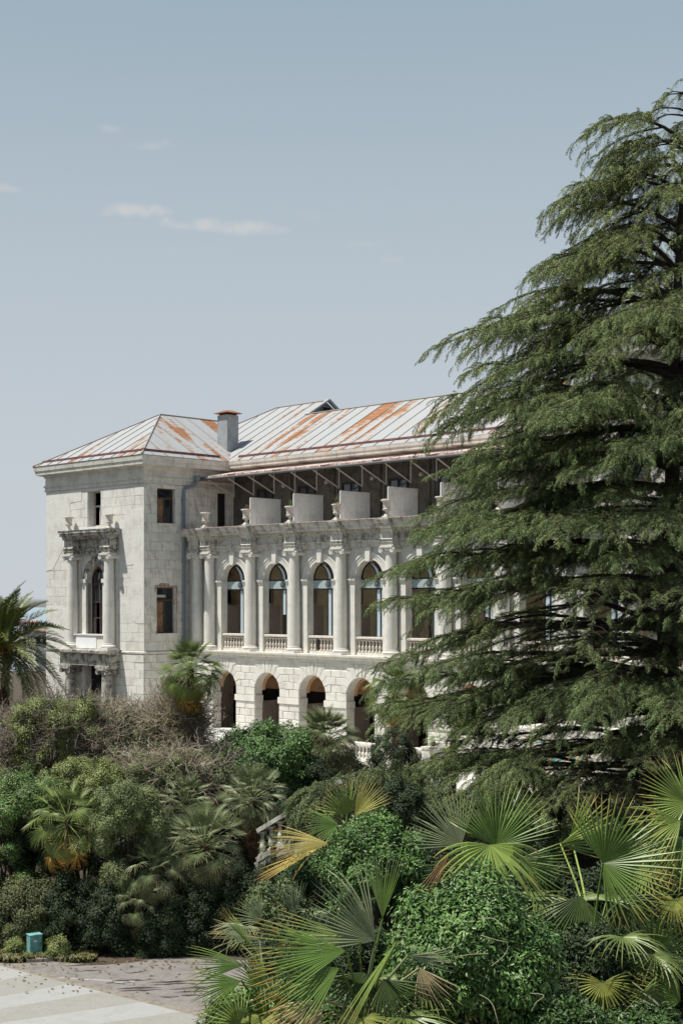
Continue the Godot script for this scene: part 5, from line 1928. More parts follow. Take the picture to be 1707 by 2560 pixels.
func make_cedar() -> void:
	var foot := Vector3(10.95, ground_y(10.95, 48.0) - 0.1, -48.0)
	var t := thing("cedar_tree", "huge dark green cedar with tiers of drooping boughs in front of the facade", "tree", foot)
	var top := Vector3(1.3, 29.2 - foot.y, 0.2)
	var stem := func(y: float) -> Vector3:
		var f: float = y / top.y
		return Vector3(top.x * f * f, y, top.z * f) + Vector3(sin(f * 5.0) * 0.18, 0, 0)
	var g := Geo.new()
	var path := []
	var radii := []
	for i in 19:
		var f := i / 18.0
		path.append(stem.call(f * top.y))
		radii.append(lerpf(0.52, 0.03, pow(f, 0.8)) + (0.25 if i == 0 else 0.0))
	g.tube(path, radii, 14)
	part("trunk", g, M.bark, t)
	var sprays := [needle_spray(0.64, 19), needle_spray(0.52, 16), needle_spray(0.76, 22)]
	var places := [[], [], []]
	var tints := [[], [], []]
	var wood := Geo.new()
	var limit := 15.6
	# limbs: height up the trunk, bearing (180 points left in the photograph, 90 towards the camera)
	var limbs := []
	rng.seed = 4711
	var tier := 2.4
	var k := 0
	while tier < top.y - 0.7:
		var many := 9 if tier < 10.0 else (8 if tier < 19.0 else 5)
		for i in many:
			limbs.append([tier + rng.randf_range(-0.22, 0.22), fposmod(k * 137.508 + rng.randf_range(-20, 20), 360.0), rng.randf_range(0.74, 0.98), 0.0])
			k += 1
		tier += rng.randf_range(0.85, 1.25) if tier < 19.0 else rng.randf_range(0.7, 1.0)
	# the long boughs that make its left outline: where their tips end
	for q in [[1640, 275], [1425, 420], [1352, 545], [1450, 640], [1312, 745], [1135, 850], [1080, 950], [1066, 1070], [1145, 1180], [1055, 1285], [1030, 1380], [935, 1450], [925, 1545], [955, 1635], [915, 1740], [905, 1845]]:
		var tip: Vector3 = at(q[0], q[1], 48.0) - foot
		var up_there := smoothstep(14.0, 24.0, tip.y + foot.y)
		var far: float = stem.call(tip.y).x - tip.x
		limbs.append([tip.y + 0.25 + far * lerpf(0.06, 0.13, up_there), 180.0 + rng.randf_range(-16, 16), 1.0, far])
	for q in limbs:
		var root: Vector3 = stem.call(q[0])
		var world_y: float = root.y + foot.y
		var upper := smoothstep(14.0, 24.0, world_y)
		var k1 := lerpf(0.20, 0.70, upper) * rng.randf_range(0.75, 1.25)
		var k2 := lerpf(0.25, 0.82, upper) * rng.randf_range(0.85, 1.15)
		var reach: float = q[3] if q[3] > 0.0 else cedar_reach(world_y + 1.0) * q[2] * (0.84 + 0.28 * pow(0.5 + 0.5 * sin(world_y * 2.35 + q[1] * 0.012), 1.6))
		var b := deg_to_rad(q[1])
		var away := Vector3(cos(b), 0, sin(b))
		var bend := rng.randf_range(-0.12, 0.12)
		var cross := Vector3(-away.z, 0, away.x)
		# skip what would be wholly outside the frame
		if (foot + root + away * reach).x > limit + 4.0 and away.x > 0.75:
			continue
		var phase := rng.randf_range(0, TAU)
		var along := func(f: float) -> Vector3:
			return root + away * reach * f + cross * reach * (bend * f * f + 0.02 * sin(f * 8.0 + phase)) + Vector3(0, reach * (k1 * f - k2 * f * f + 0.014 * sin(f * 10.0 + phase * 2.0)), 0)
		g = Geo.new()
		path = []
		radii = []
		for i in 11:
			var f := i / 10.0
			path.append(along.call(f))
			radii.append(lerpf(0.030 + reach * 0.013, 0.007, pow(f, 0.75)))
		g.tube(path, radii, 8)
		var arms := [[along, reach, 0.14 + 0.5 / reach, 1.0]]
		# the limb forks: each fork carries its own sprays
		if reach > 1.8:
			for i in 5:
				var at_f := 0.22 + 0.15 * i + rng.randf_range(-0.05, 0.05)
				var p: Vector3 = along.call(at_f)
				var turn := deg_to_rad(rng.randf_range(26, 52)) * (1.0 if i % 2 else -1.0)
				var dir := away.rotated(Vector3.UP, turn)
				var long := reach * (1.0 - at_f) * rng.randf_range(0.62, 0.98)
				var rise := rng.randf_range(0.02, 0.22)
				var drop := rng.randf_range(0.20, 0.42) + upper * 0.2
				var w1 := rng.randf_range(0, TAU)
				var fork := func(f: float) -> Vector3:
					return p + dir * long * f + dir.cross(Vector3.UP) * long * 0.04 * sin(f * 6.0 + w1) + Vector3(0, long * (rise * f - drop * f * f), 0)
				var fp := []
				var fr := []
				for j in 7:
					fp.append(fork.call(j / 6.0))
					fr.append(lerpf(0.014 + long * 0.009, 0.005, j / 6.0))
				g.tube(fp, fr, 6)
				arms.append([fork, long, 0.22, 0.8])
		part("limb", g, M.bark, t)
		var thin := rng.randf_range(0.72, 1.0)
		for arm in arms:
			var way: Callable = arm[0]
			var span: float = arm[1]
			var f: float = arm[2]
			var flip := 1.0
			while f < 1.0:
				var p: Vector3 = way.call(f)
				var ahead: Vector3 = (way.call(minf(f + 0.05, 1.05)) - p).normalized()
				var side := ahead.cross(Vector3.UP).normalized() * flip
				var dir := (ahead * rng.randf_range(0.5, 0.9) + side * rng.randf_range(0.65, 1.0) + Vector3(0, rng.randf_range(0.0, 0.25), 0)).normalized()
				var l := clampf((0.35 + span * 0.15) * (1.2 - 0.8 * f), 0.3, 1.6) * rng.randf_range(0.6, 1.2)
				var bare: bool = arm[3] == 1.0 and f < 0.30 and reach > 4.0
				wood.tube([p, p + dir * l * 0.5 + Vector3(0, -0.03 * l, 0), p + dir * l + Vector3(0, -0.26 * l, 0)], [0.014, 0.009, 0.004], 3)
				var s := 0.15 if not bare else 0.5
				while s <= l + 0.1:
					var h := s / l
					var w: Vector3 = p + dir * s + Vector3(0, -0.26 * l * h * h, 0)
					var here := w + foot
					var hollow := (here.x > 5.6 and here.x < 10.4 and here.y > 8.5 and here.y < 11.4) or (here.x > 6.3 and here.x < 10.2 and here.y > 4.4 and here.y < 6.3)
					if here.x < limit and not (hollow and rng.randf() < 0.88) and rng.randf() < thin:
						var out := (dir * 0.7 + ahead * 0.6 + dir.cross(Vector3.UP) * rng.randf_range(-0.5, 0.5) + Vector3(0, rng.randf_range(-0.62, 0.2), 0)).normalized()
						var sd := Vector3.UP.cross(out).normalized()
						var v := rng.randi() % 3
						places[v].append(Transform3D(Basis(sd, out.cross(sd), out).rotated(out, rng.randf_range(-0.5, 0.5)).scaled(Vector3.ONE * rng.randf_range(0.6, 1.08)), w))
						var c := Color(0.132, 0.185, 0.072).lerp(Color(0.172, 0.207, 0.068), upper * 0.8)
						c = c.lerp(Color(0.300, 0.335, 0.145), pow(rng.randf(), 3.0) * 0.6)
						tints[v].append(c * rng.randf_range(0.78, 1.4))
						if rng.randf() < 0.16 and not hollow:
							out = (dir * 0.35 + Vector3(rng.randf_range(-0.3, 0.3), -1.0, rng.randf_range(-0.3, 0.3))).normalized()
							sd = out.cross(away).normalized()
							places[1].append(Transform3D(Basis(sd, out.cross(sd), out).scaled(Vector3.ONE * rng.randf_range(0.6, 1.1)), w + dir * 0.2 + Vector3(0, -0.06, 0)))
							tints[1].append(Color(0.113, 0.158, 0.057) * rng.randf_range(0.75, 1.25))
					s += 0.19
				# tufts along the upper side
				if not bare and p.x + foot.x < limit:
					for e in 2:
						var out := (ahead + Vector3(rng.randf_range(-0.6, 0.6), rng.randf_range(0.15, 0.8), rng.randf_range(-0.6, 0.6))).normalized()
						var sd := Vector3.UP.cross(out).normalized()
						places[1].append(Transform3D(Basis(sd, out.cross(sd), out).scaled(Vector3.ONE * rng.randf_range(0.45, 0.8)), p))
						tints[1].append(Color(0.178, 0.222, 0.085) * rng.randf_range(0.8, 1.25))
				flip = -flip
				f += 0.20 / span * rng.randf_range(0.8, 1.2)
	part("branchlets", wood, M.bark, t).set_meta("kind", "stuff")
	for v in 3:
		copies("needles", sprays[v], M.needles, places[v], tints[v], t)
	rng.seed = 99
	# weeping mounds of young cedar under it
	for q in [["low weeping grey-green cedar spreading right of the stair balustrade", 985, 2030, 46.0, Vector3(2.7, 1.5, 2.2), 2300], ["wide weeping grey-green cedar under the big cedar, behind the fan palms", 1270, 2035, 45.0, Vector3(2.9, 1.5, 2.0), 2200], ["small rounded weeping cedar just right of the stair balustrade", 808, 2035, 42.3, Vector3(0.92, 0.92, 0.8), 700], ["dark weeping cedar under the big cedar at the right edge", 1560, 2060, 45.5, Vector3(3.0, 1.9, 2.0), 2300]]:
		weeping(q[0], at(q[1], q[2], q[3]), q[4], q[5], sprays)


func weeping(label: String, centre: Vector3, radii: Vector3, n: int, sprays: Array) -> void:
	var foot := ground_y(centre.x, -centre.z) - 0.05
	var t := thing("weeping_cedar", label, "tree", Vector3(centre.x, foot, centre.z), 0.0, "low weeping cedars under the big cedar")
	var lift := Vector3(0, centre.y - foot, 0)
	var g := Geo.new()
	for i in 8:
		var a := i * 0.8
		g.tube([Vector3.ZERO, lift * 0.7 + Vector3(cos(a) * radii.x * 0.3, radii.y * 0.6, sin(a) * radii.z * 0.3), lift + Vector3(cos(a) * radii.x * 0.8, radii.y * 0.3, sin(a) * radii.z * 0.8)], [0.1, 0.06, 0.02], 6)
	part("trunk", g, M.bark, t)
	var list := lumps(radii, 26, minf(radii.x, radii.y) * 0.28, minf(radii.x, radii.y) * 0.5)
	var places := []
	var tints := []
	for i in n:
		var l: Array = list[rng.randi() % list.size()]
		var a := rng.randf_range(0, TAU)
		var z := rng.randf_range(-0.6, 1.0)
		var d := Vector3(cos(a) * sqrt(1.0 - z * z), z, sin(a) * sqrt(1.0 - z * z))
		if d.dot(l[2]) < -0.2:
			d = -d
		var p: Vector3 = l[0] + d * l[1] * pow(rng.randf(), 0.3) + lift
		var out := (Vector3(l[2].x, 0, l[2].z) * 0.7 + d * 0.3 + Vector3(rng.randf_range(-0.4, 0.4), rng.randf_range(-1.1, -0.2), rng.randf_range(-0.4, 0.4))).normalized()
		var sd := Vector3.UP.cross(out).normalized()
		places.append(Transform3D(Basis(sd, out.cross(sd), out).scaled(Vector3.ONE * rng.randf_range(0.75, 1.15)), p))
		tints.append(Color(0.138, 0.173, 0.078) * l[3] * rng.randf_range(0.75, 1.25))
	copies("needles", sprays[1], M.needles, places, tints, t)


# ---------------------------------------------------------------- the garden between the plaza and the building
func feather_frond(long: float, pairs: int, lift: float, fall: float, c: Color, tip: Color) -> ArrayMesh:
	var g := Geo.new()
	var rib := func(f: float) -> Vector3:
		return Vector3(0, lift * long * f - fall * long * f * f, long * f * (1.0 - 0.12 * f))
	var path := []
	var radii := []
	for i in 9:
		path.append(rib.call(i / 8.0))
		radii.append(lerpf(0.035, 0.006, i / 8.0))
	g.col = LIME * 0.9
	g.tube(path, radii, 5)
	for i in pairs:
		var f := 0.14 + 0.86 * (i + 0.5) / pairs
		var p: Vector3 = rib.call(f)
		var ahead: Vector3 = (rib.call(minf(f + 0.02, 1.02)) - p).normalized()
		var up := Vector3(0, ahead.z, -ahead.y)
		var l := long * 0.17 * sin(clampf(f * 1.05, 0.1, 1.0) * PI * 0.86 + 0.28) * rng.randf_range(0.85, 1.1)
		for s in [-1, 1]:
			var d := (Vector3(s, 0, 0) * rng.randf_range(0.65, 0.85) + ahead * rng.randf_range(0.6, 0.9) + up * rng.randf_range(0.1, 0.55)).normalized()
			var w := d.cross(up).normalized() * 0.016
			var q: Vector3 = p + d * l * 0.6
			var e: Vector3 = p + d * l + Vector3(0, -0.12 * l, 0)
			g.col = c.lerp(tip, clampf(f * 0.3 + rng.randf() * 0.2, 0, 1)) * rng.randf_range(0.8, 1.2)
			g.quad(p - w * 0.6, p + w * 0.6, q + w, q - w, up)
			g.flat(q - w, q + w, e, up)
	return g.mesh()


func date_palm() -> void:
	var crown := at(6, 1615, 60)
	var foot := ground_y(crown.x, 60) - 0.1
	var t := thing("date_palm", "tall feather leaved date palm at the left edge beside the wing", "palm", Vector3(crown.x, foot, crown.z))
	var h := crown.y - foot
	var g := Geo.new()
	var path := []
	var radii := []
	for i in 25:
		path.append(Vector3(0, h * i / 24.0, 0))
		radii.append((0.30 if i % 2 else 0.34) + (0.12 if i > 21 else 0.0))
	g.tube(path, radii, 14)
	part("trunk", g, M.palm_bark, t)
	var green := Color(0.085, 0.110, 0.036)
	var meshes := [feather_frond(3.3, 70, 0.42, 0.45, green, LIME * 0.6), feather_frond(3.4, 70, 0.30, 0.62, green * 0.95, LIME * 0.6), feather_frond(3.2, 66, 0.18, 0.75, green * 0.9, STRAW * 0.5), feather_frond(2.6, 60, 0.05, 0.75, STRAW * 0.7, STRAW)]
	for i in 84:
		var f := i / 84.0
		var e := deg_to_rad(lerpf(72, -42, pow(f, 0.9)) + rng.randf_range(-6, 6))
		var a := i * 2.39996 + rng.randf_range(-0.2, 0.2)
		var fwd := Vector3(cos(e) * cos(a), sin(e), cos(e) * sin(a))
		var side := Vector3.UP.cross(fwd).normalized()
		var o := part("frond", meshes[mini(3, int(f * 3.3))], M.frond, t)
		o.transform = Transform3D(Basis(side, fwd.cross(side), fwd).rotated(fwd, rng.randf_range(-0.5, 0.5)).scaled(Vector3.ONE * rng.randf_range(0.85, 1.08)), Vector3(0, h - 0.3 * f, 0) + Vector3(fwd.x, 0, fwd.z) * 0.15)
	for i in 6:
		g = Geo.new()
		var a := 0.4 + i * 1.05
		for k in 26:
			var d := Vector3(cos(a) + rng.randf_range(-0.5, 0.5), rng.randf_range(-0.7, 0.5), sin(a) + rng.randf_range(-0.5, 0.5)).normalized()
			var p0 := Vector3(cos(a) * 0.25, h + 0.05, sin(a) * 0.25)
			var p2 := p0 + d * 0.55 + Vector3(0, -0.15, 0)
			g.col = Color(0.40, 0.20, 0.03) * rng.randf_range(0.7, 1.3)
			g.tube([p0, p0.lerp(p2, 0.5) + Vector3(0, 0.06, 0), p2], [0.012, 0.012, 0.02], 4)
		part("fruit_stalks", g, M.dry, t)


func make_garden() -> void:
	rng.seed = 555
	date_palm()
	var small := clump(14, 0.17, 0.078, 0.042)
	var broad := clump(12, 0.17, 0.105, 0.065)
	var tiny := clump(16, 0.15, 0.058, 0.034)
	var deep := [Color(0.026, 0.042, 0.014), Color(0.032, 0.050, 0.016), Color(0.022, 0.036, 0.012)]  # leaf greens darkened to hold the shade under the palms
	var dull_olive := [Color(0.10, 0.115, 0.045), Color(0.075, 0.095, 0.035), Color(0.13, 0.13, 0.05)]  # darker olive leaf colours of the ivy bush
	var bright := [Color(0.094, 0.174, 0.047), Color(0.117, 0.203, 0.055), Color(0.081, 0.152, 0.047)]
	var olive := [Color(0.155, 0.177, 0.073), Color(0.128, 0.155, 0.061), Color(0.182, 0.194, 0.089)]
	var lime := [Color(0.190, 0.223, 0.064), Color(0.153, 0.196, 0.058), Color(0.219, 0.230, 0.077)]
	var gold := [Color(0.285, 0.246, 0.074), Color(0.220, 0.210, 0.063), Color(0.168, 0.174, 0.057)]
	# up against the building
	shrub("bare_shrub", "huge tangled shrub of bare grey twigs below the wing", "shrub", at(275, 1888, 56), Vector3(4.4, 2.3, 2.6), 4600, small, 1.1, olive, M.dull_leaves, 48, 0.36, "", 760, Color(0.37, 0.31, 0.235))
	shrub("leafy_climber", "yellow leaved climber on the right end of the bare shrub", "shrub", at(445, 1800, 54.4), Vector3(1.0, 1.7, 0.9), 1100, small, 0.9, gold, M.leaves, 22, 0.5, "", 200, Color(0.37, 0.31, 0.235))
	shrub("evergreen_shrub", "dull green shrub between the date palm and the bare twigs", "shrub", at(140, 1822, 54.6), Vector3(2.3, 1.5, 1.4), 3000, small, 1.1, lime, M.leaves, 40, 0.34, "", 120)
	shrub("evergreen_shrub", "dull green shrub at the foot of the date palm", "shrub", at(40, 1880, 56), Vector3(1.7, 1.5, 1.5), 1700, small, 1.1, olive, M.leaves, 30, 0.36, "", 300, Color(0.37, 0.31, 0.235))
	palm("fan_palm", "fan palm with drooping green leaves below the drainpipe, beside the bare shrub", at(470, 1672, 53.4), "windmill", 60, -72, 10, 1.05, "", 0.14)
	shrub("laurel_bush", "dense bright green rounded bush in front of the arcade", "shrub", at(645, 1932, 53.5), Vector3(2.75, 2.0, 2.0), 5200, broad, 1.0, bright, M.leaves, 46, 0.34)
	shrub("laurel_bush", "duller green bush at the lower left of the bright rounded bush", "shrub", at(535, 1960, 52), Vector3(1.7, 1.2, 1.4), 2400, small, 1.2, [bright[0], olive[0], olive[1]], M.leaves, 34, 0.36, "", 120)
	palm("fan_palm", "shaggy fan palm with drooping dark leaves right of the bright bush", at(815, 1845, 55.5), "windmill_grey", 95, -82, 24, 1.2, "", 0.2)
	palm("fan_palm", "fan palm with orange old leaves beside the arcade piers", at(985, 1725, 65), "windmill", 46, -60, 24, 1.2, "", 0.14)
	palm("fan_palm", "fan palm with orange dead leaves half hidden under the cedar", at(1130, 1850, 58), "windmill", 20, -40, 22, 1.0, "", 0.14)
	# middle of the slope
	shrub("evergreen_shrub", "olive green shrub below the bare twigs", "shrub", at(400, 1945, 50), Vector3(1.9, 1.1, 1.4), 2600, small, 1.0, olive, M.dull_leaves, 38, 0.36, "", 160, Color(0.37, 0.31, 0.235))
	shrub("evergreen_shrub", "yellow-green shrub above the palm with the golden skirt", "shrub", at(205, 1945, 48), Vector3(1.7, 0.75, 1.2), 1900, small, 0.9, lime, M.leaves, 30, 0.4)
	shrub("evergreen_shrub", "small leaved olive shrub with visible stems left of the dwarf palms", "shrub", at(320, 2030, 43), Vector3(1.25, 1.2, 1.0), 2400, tiny, 1.0, [olive[0], olive[1], lime[1]], M.leaves, 34, 0.36)
	shrub("evergreen_shrub", "bright green shrub at the left edge above the apron", "shrub", at(50, 2010, 45), Vector3(1.5, 1.2, 1.2), 2200, small, 1.0, [bright[1], lime[1], bright[0]], M.leaves, 30, 0.38)
	shrub("evergreen_shrub", "dark shrub behind the stair balustrade", "shrub", at(640, 2020, 50), Vector3(1.6, 1.3, 1.0), 1700, small, 1.1, deep, M.leaves, 26, 0.42)
	palm("fan_palm", "fan palm with a golden skirt of old leaves near the left edge", at(165, 2045, 43.4), "windmill", 38, -62, 13, 1.05, "", 0.1)
	palm("dwarf_palm", "big dwarf fan palm with a brown skirt in the middle of the slope", at(508, 2105, 43.2), "dwarf", 96, -45, 36, 1.42, "", 0.16)
	palm("dwarf_palm", "dwarf fan palm left of the stair balustrade", at(628, 1990, 45.5), "dwarf", 90, -48, 30, 1.3, "", 0.16)
	palm("dwarf_palm", "small dwarf fan palm between the two larger ones, highest leaves", at(462, 2005, 46.0), "dwarf", 44, 0, 6, 1.15, "", 0.12)
	palm("dwarf_palm", "small dwarf fan palm at the foot of the stair balustrade", at(680, 2118, 42.8), "dwarf", 30, -30, 4, 0.6, "", 0.1)
	palm("fan_palm", "young fan palm with dark shaded leaves beside the big dwarf palm", at(385, 2170, 42.6), "windmill_grey", 40, -70, 6, 0.85, "", 0.09)
	palm("fan_palm", "young fan palm drooping over the dark undergrowth near the apron", at(345, 2250, 42.3), "windmill_grey", 30, -60, 4, 0.68, "", 0.08)
	palm("dwarf_palm", "small shaded dwarf palm right of the big dwarf palm", at(668, 2225, 43.0), "dwarf", 26, -20, 4, 0.75, "", 0.1)
	# dark undergrowth along the apron
	var under := [["ivy covered bush with yellowish leaves beside the teal cabinet", 70, 2270, 43.2, 1.0, 1.25, dull_olive, 1500], ["dark bush at the left edge behind the teal cabinet", 10, 2300, 43.6, 0.8, 1.0, deep, 900], ["dark ivy bush under the palm with the golden skirt", 190, 2270, 43.0, 1.1, 1.2, deep, 1500], ["dark leafy bush behind the broken kerb", 290, 2290, 42.7, 1.1, 1.3, deep, 1500], ["dark bush under the young fan palms", 400, 2310, 42.6, 1.1, 1.2, deep, 1400], ["dark bush under the big dwarf palm", 500, 2290, 42.8, 1.2, 1.4, deep, 1600], ["dark bush at the right end of the apron", 610, 2290, 42.8, 1.2, 1.4, deep, 1600], ["shaded green bush behind the golden skirted palm", 120, 2150, 45.0, 1.4, 1.3, deep, 1600], ["shaded bush between the golden skirted palm and the dwarf palms", 290, 2150, 44.5, 1.3, 1.2, deep, 1600], ["shaded bush behind the big dwarf palm", 440, 2130, 45.0, 1.5, 1.3, deep, 1500], ["shaded bush below the stair balustrade", 600, 2220, 45.5, 1.4, 1.2, deep, 1500], ["shaded bush under the end of the stair", 715, 2200, 42.6, 1.1, 0.75, deep, 1200], ["dark bush under the shaggy fan palm", 780, 1960, 53.0, 1.5, 1.1, deep, 1300], ["dark bush right of the small weeping cedar, above the yellow-green palm", 1000, 2010, 43.5, 1.0, 0.9, deep, 900], ["dark bush against the terrace wall below the first balusters", 850, 1925, 58.5, 1.6, 0.7, deep, 1000], ["dark bush in front of the terrace balustrade beside the cedar", 985, 1900, 61.0, 1.3, 1.7, deep, 1500], ["dark bush at the end of the terrace below the arcade piers", 700, 1960, 57.5, 1.5, 1.3, deep, 1300]]
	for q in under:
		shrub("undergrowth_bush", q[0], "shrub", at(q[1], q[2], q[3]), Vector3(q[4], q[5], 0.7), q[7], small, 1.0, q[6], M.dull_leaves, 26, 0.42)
	shrub("evergreen_shrub", "dark shrub at the left edge above the ivy covered bush", "shrub", at(10, 2130, 46), Vector3(1.6, 1.4, 1.0), 1800, small, 1.1, [bright[0], deep[0], deep[1]], M.leaves, 28, 0.4)
	# leafy weeds and grass at the edge of the apron
	for q in [["low leafy weeds just right of the teal cabinet", 146, 2368, 42.0, 0.30], ["low leafy weeds left of the teal cabinet", 40, 2372, 42.4, 0.28], ["upright green weeds growing behind the teal cabinet", 92, 2325, 43.0, 0.34]]:
		shrub("weed_clump", q[0], "weeds", at(q[1], q[2], q[3]), Vector3(q[4], 0.36, 0.3), 130, small, 0.8, lime, M.leaves, 10, 0.6)
	var g := Geo.new()
	for i in 260:
		g.tri(Vector3(rng.randf_range(-0.07, 0.07), 0, rng.randf_range(-0.07, 0.07)), Vector3(rng.randf_range(-0.06, 0.07), 0, rng.randf_range(-0.06, 0.06)), Vector3(rng.randf_range(-0.13, 0.13), rng.randf_range(0.05, 0.16), rng.randf_range(-0.13, 0.13)), Vector3(0, 1, 0.4), Vector3(0, 1, 0.4), Vector3(0, 1, 0.4)) if i % 4 == 0 else null
	var places := []
	var tints := []
	for i in 420:
		var x := rng.randf_range(-11.0, -7.4)
		var d := 41.55 + pow(rng.randf(), 1.5) * 1.0 - 0.12 * sin(x * 3.0)
		places.append(Transform3D(Basis(Vector3.UP, rng.randf_range(0, TAU)).scaled(Vector3.ONE * rng.randf_range(0.5, 1.2)), Vector3(x, ground_y(x, d), -d)))
		tints.append([Color(0.10, 0.115, 0.04), Color(0.20, 0.165, 0.075), Color(0.08, 0.10, 0.035)][rng.randi() % 3])
	var dead := Geo.new()
	leaf(dead, Vector3.ZERO, Vector3(0, 0.1, 1), Vector3.UP, 0.11, 0.06, 0.25)
	var fallen := []
	var shades := []
	for i in 260:
		var x := rng.randf_range(-10.5, -3.4)
		var d := 41.6 - pow(rng.randf(), 2.5) * 3.5
		fallen.append(Transform3D(Basis.from_euler(Vector3(rng.randf_range(-0.3, 0.3), rng.randf_range(0, TAU), 0)).scaled(Vector3.ONE * rng.randf_range(0.6, 1.4)), Vector3(x, 0.022, -d)))
		shades.append([Color(0.16, 0.10, 0.05), Color(0.22, 0.16, 0.08), Color(0.10, 0.065, 0.035)][rng.randi() % 3])
	var litter := copies("fallen_leaves", dead.mesh(), M.dry, fallen, shades, self)
	litter.set_meta("label", "brown fallen leaves scattered over the asphalt apron")
	litter.set_meta("category", "leaf litter")
	var grass := copies("grass", g.mesh(), M.leaves, places, tints, self)
	grass.set_meta("label", "short dry grass along the edge of the asphalt apron")
	grass.set_meta("category", "grass")


# ---------------------------------------------------------------- plants on the bank near the viewer
# each leaf: hub in photograph pixels and distance, the way it points (degrees, 90 is up), how much it leans to the viewer, roll, radius, spread, droop, colours, blades
func near_palm(label: String, crown: Vector3, list: Array, filler: String, extra: int) -> void:
	var foot := minf(ground_y(crown.x, -crown.z), crown.y - 0.4)
	var t := thing("fan_palm", label, "palm", Vector3(crown.x, foot, crown.z), 0.0, "fan palms on the near bank")
	var h := crown.y - foot
	var g := Geo.new()
	var path := []
	var radii := []
	for i in 9:
		path.append(Vector3(0, h * i / 8.0, 0))
		radii.append(0.11 if i % 2 else 0.125)
	g.tube(path, radii, 12)
	part("trunk", g, M.palm_bark, t)
	for q in list:
		var hub: Vector3 = at(q[0], q[1], q[2]) - t.position
		var a := deg_to_rad(q[3])
		var tilt: float = q[4]
		var axis := Vector3(cos(a) * cos(tilt), sin(a) * cos(tilt), sin(tilt)).normalized()
		var n := (Vector3(0, 0.35, 1) - axis * axis.dot(Vector3(0, 0.35, 1))).normalized().rotated(axis, q[5])
		g = Geo.new()
		g.col = q[9] * 1.1
		var from := Vector3(0, h - 0.05, 0)
		g.tube([from, from.lerp(hub, 0.5) + Vector3(0, 0.05, 0), hub], [0.014, 0.010, 0.008], 6)
		fan(g, Transform3D(Basis(n.cross(axis), n, axis), hub), q[6], q[11], q[7], 0.37, q[8], 0.16, q[9], q[10], 6)
		part("frond", g, M.frond, t)
	var set_of: Array = fronds_of(filler)
	for i in extra:
		var e := deg_to_rad(rng.randf_range(-60, 45))
		var a := i * 2.39996
		var fwd := Vector3(cos(e) * cos(a), sin(e), cos(e) * sin(a))
		var side := Vector3.UP.cross(fwd).normalized()
		var o := part("frond", set_of[[1, 1, 0, 1, 2][i % 5]][i % 2], M.frond, t)
		o.transform = Transform3D(Basis(side, fwd.cross(side), fwd).scaled(Vector3.ONE * 0.7), Vector3(0, h - 0.2, 0))


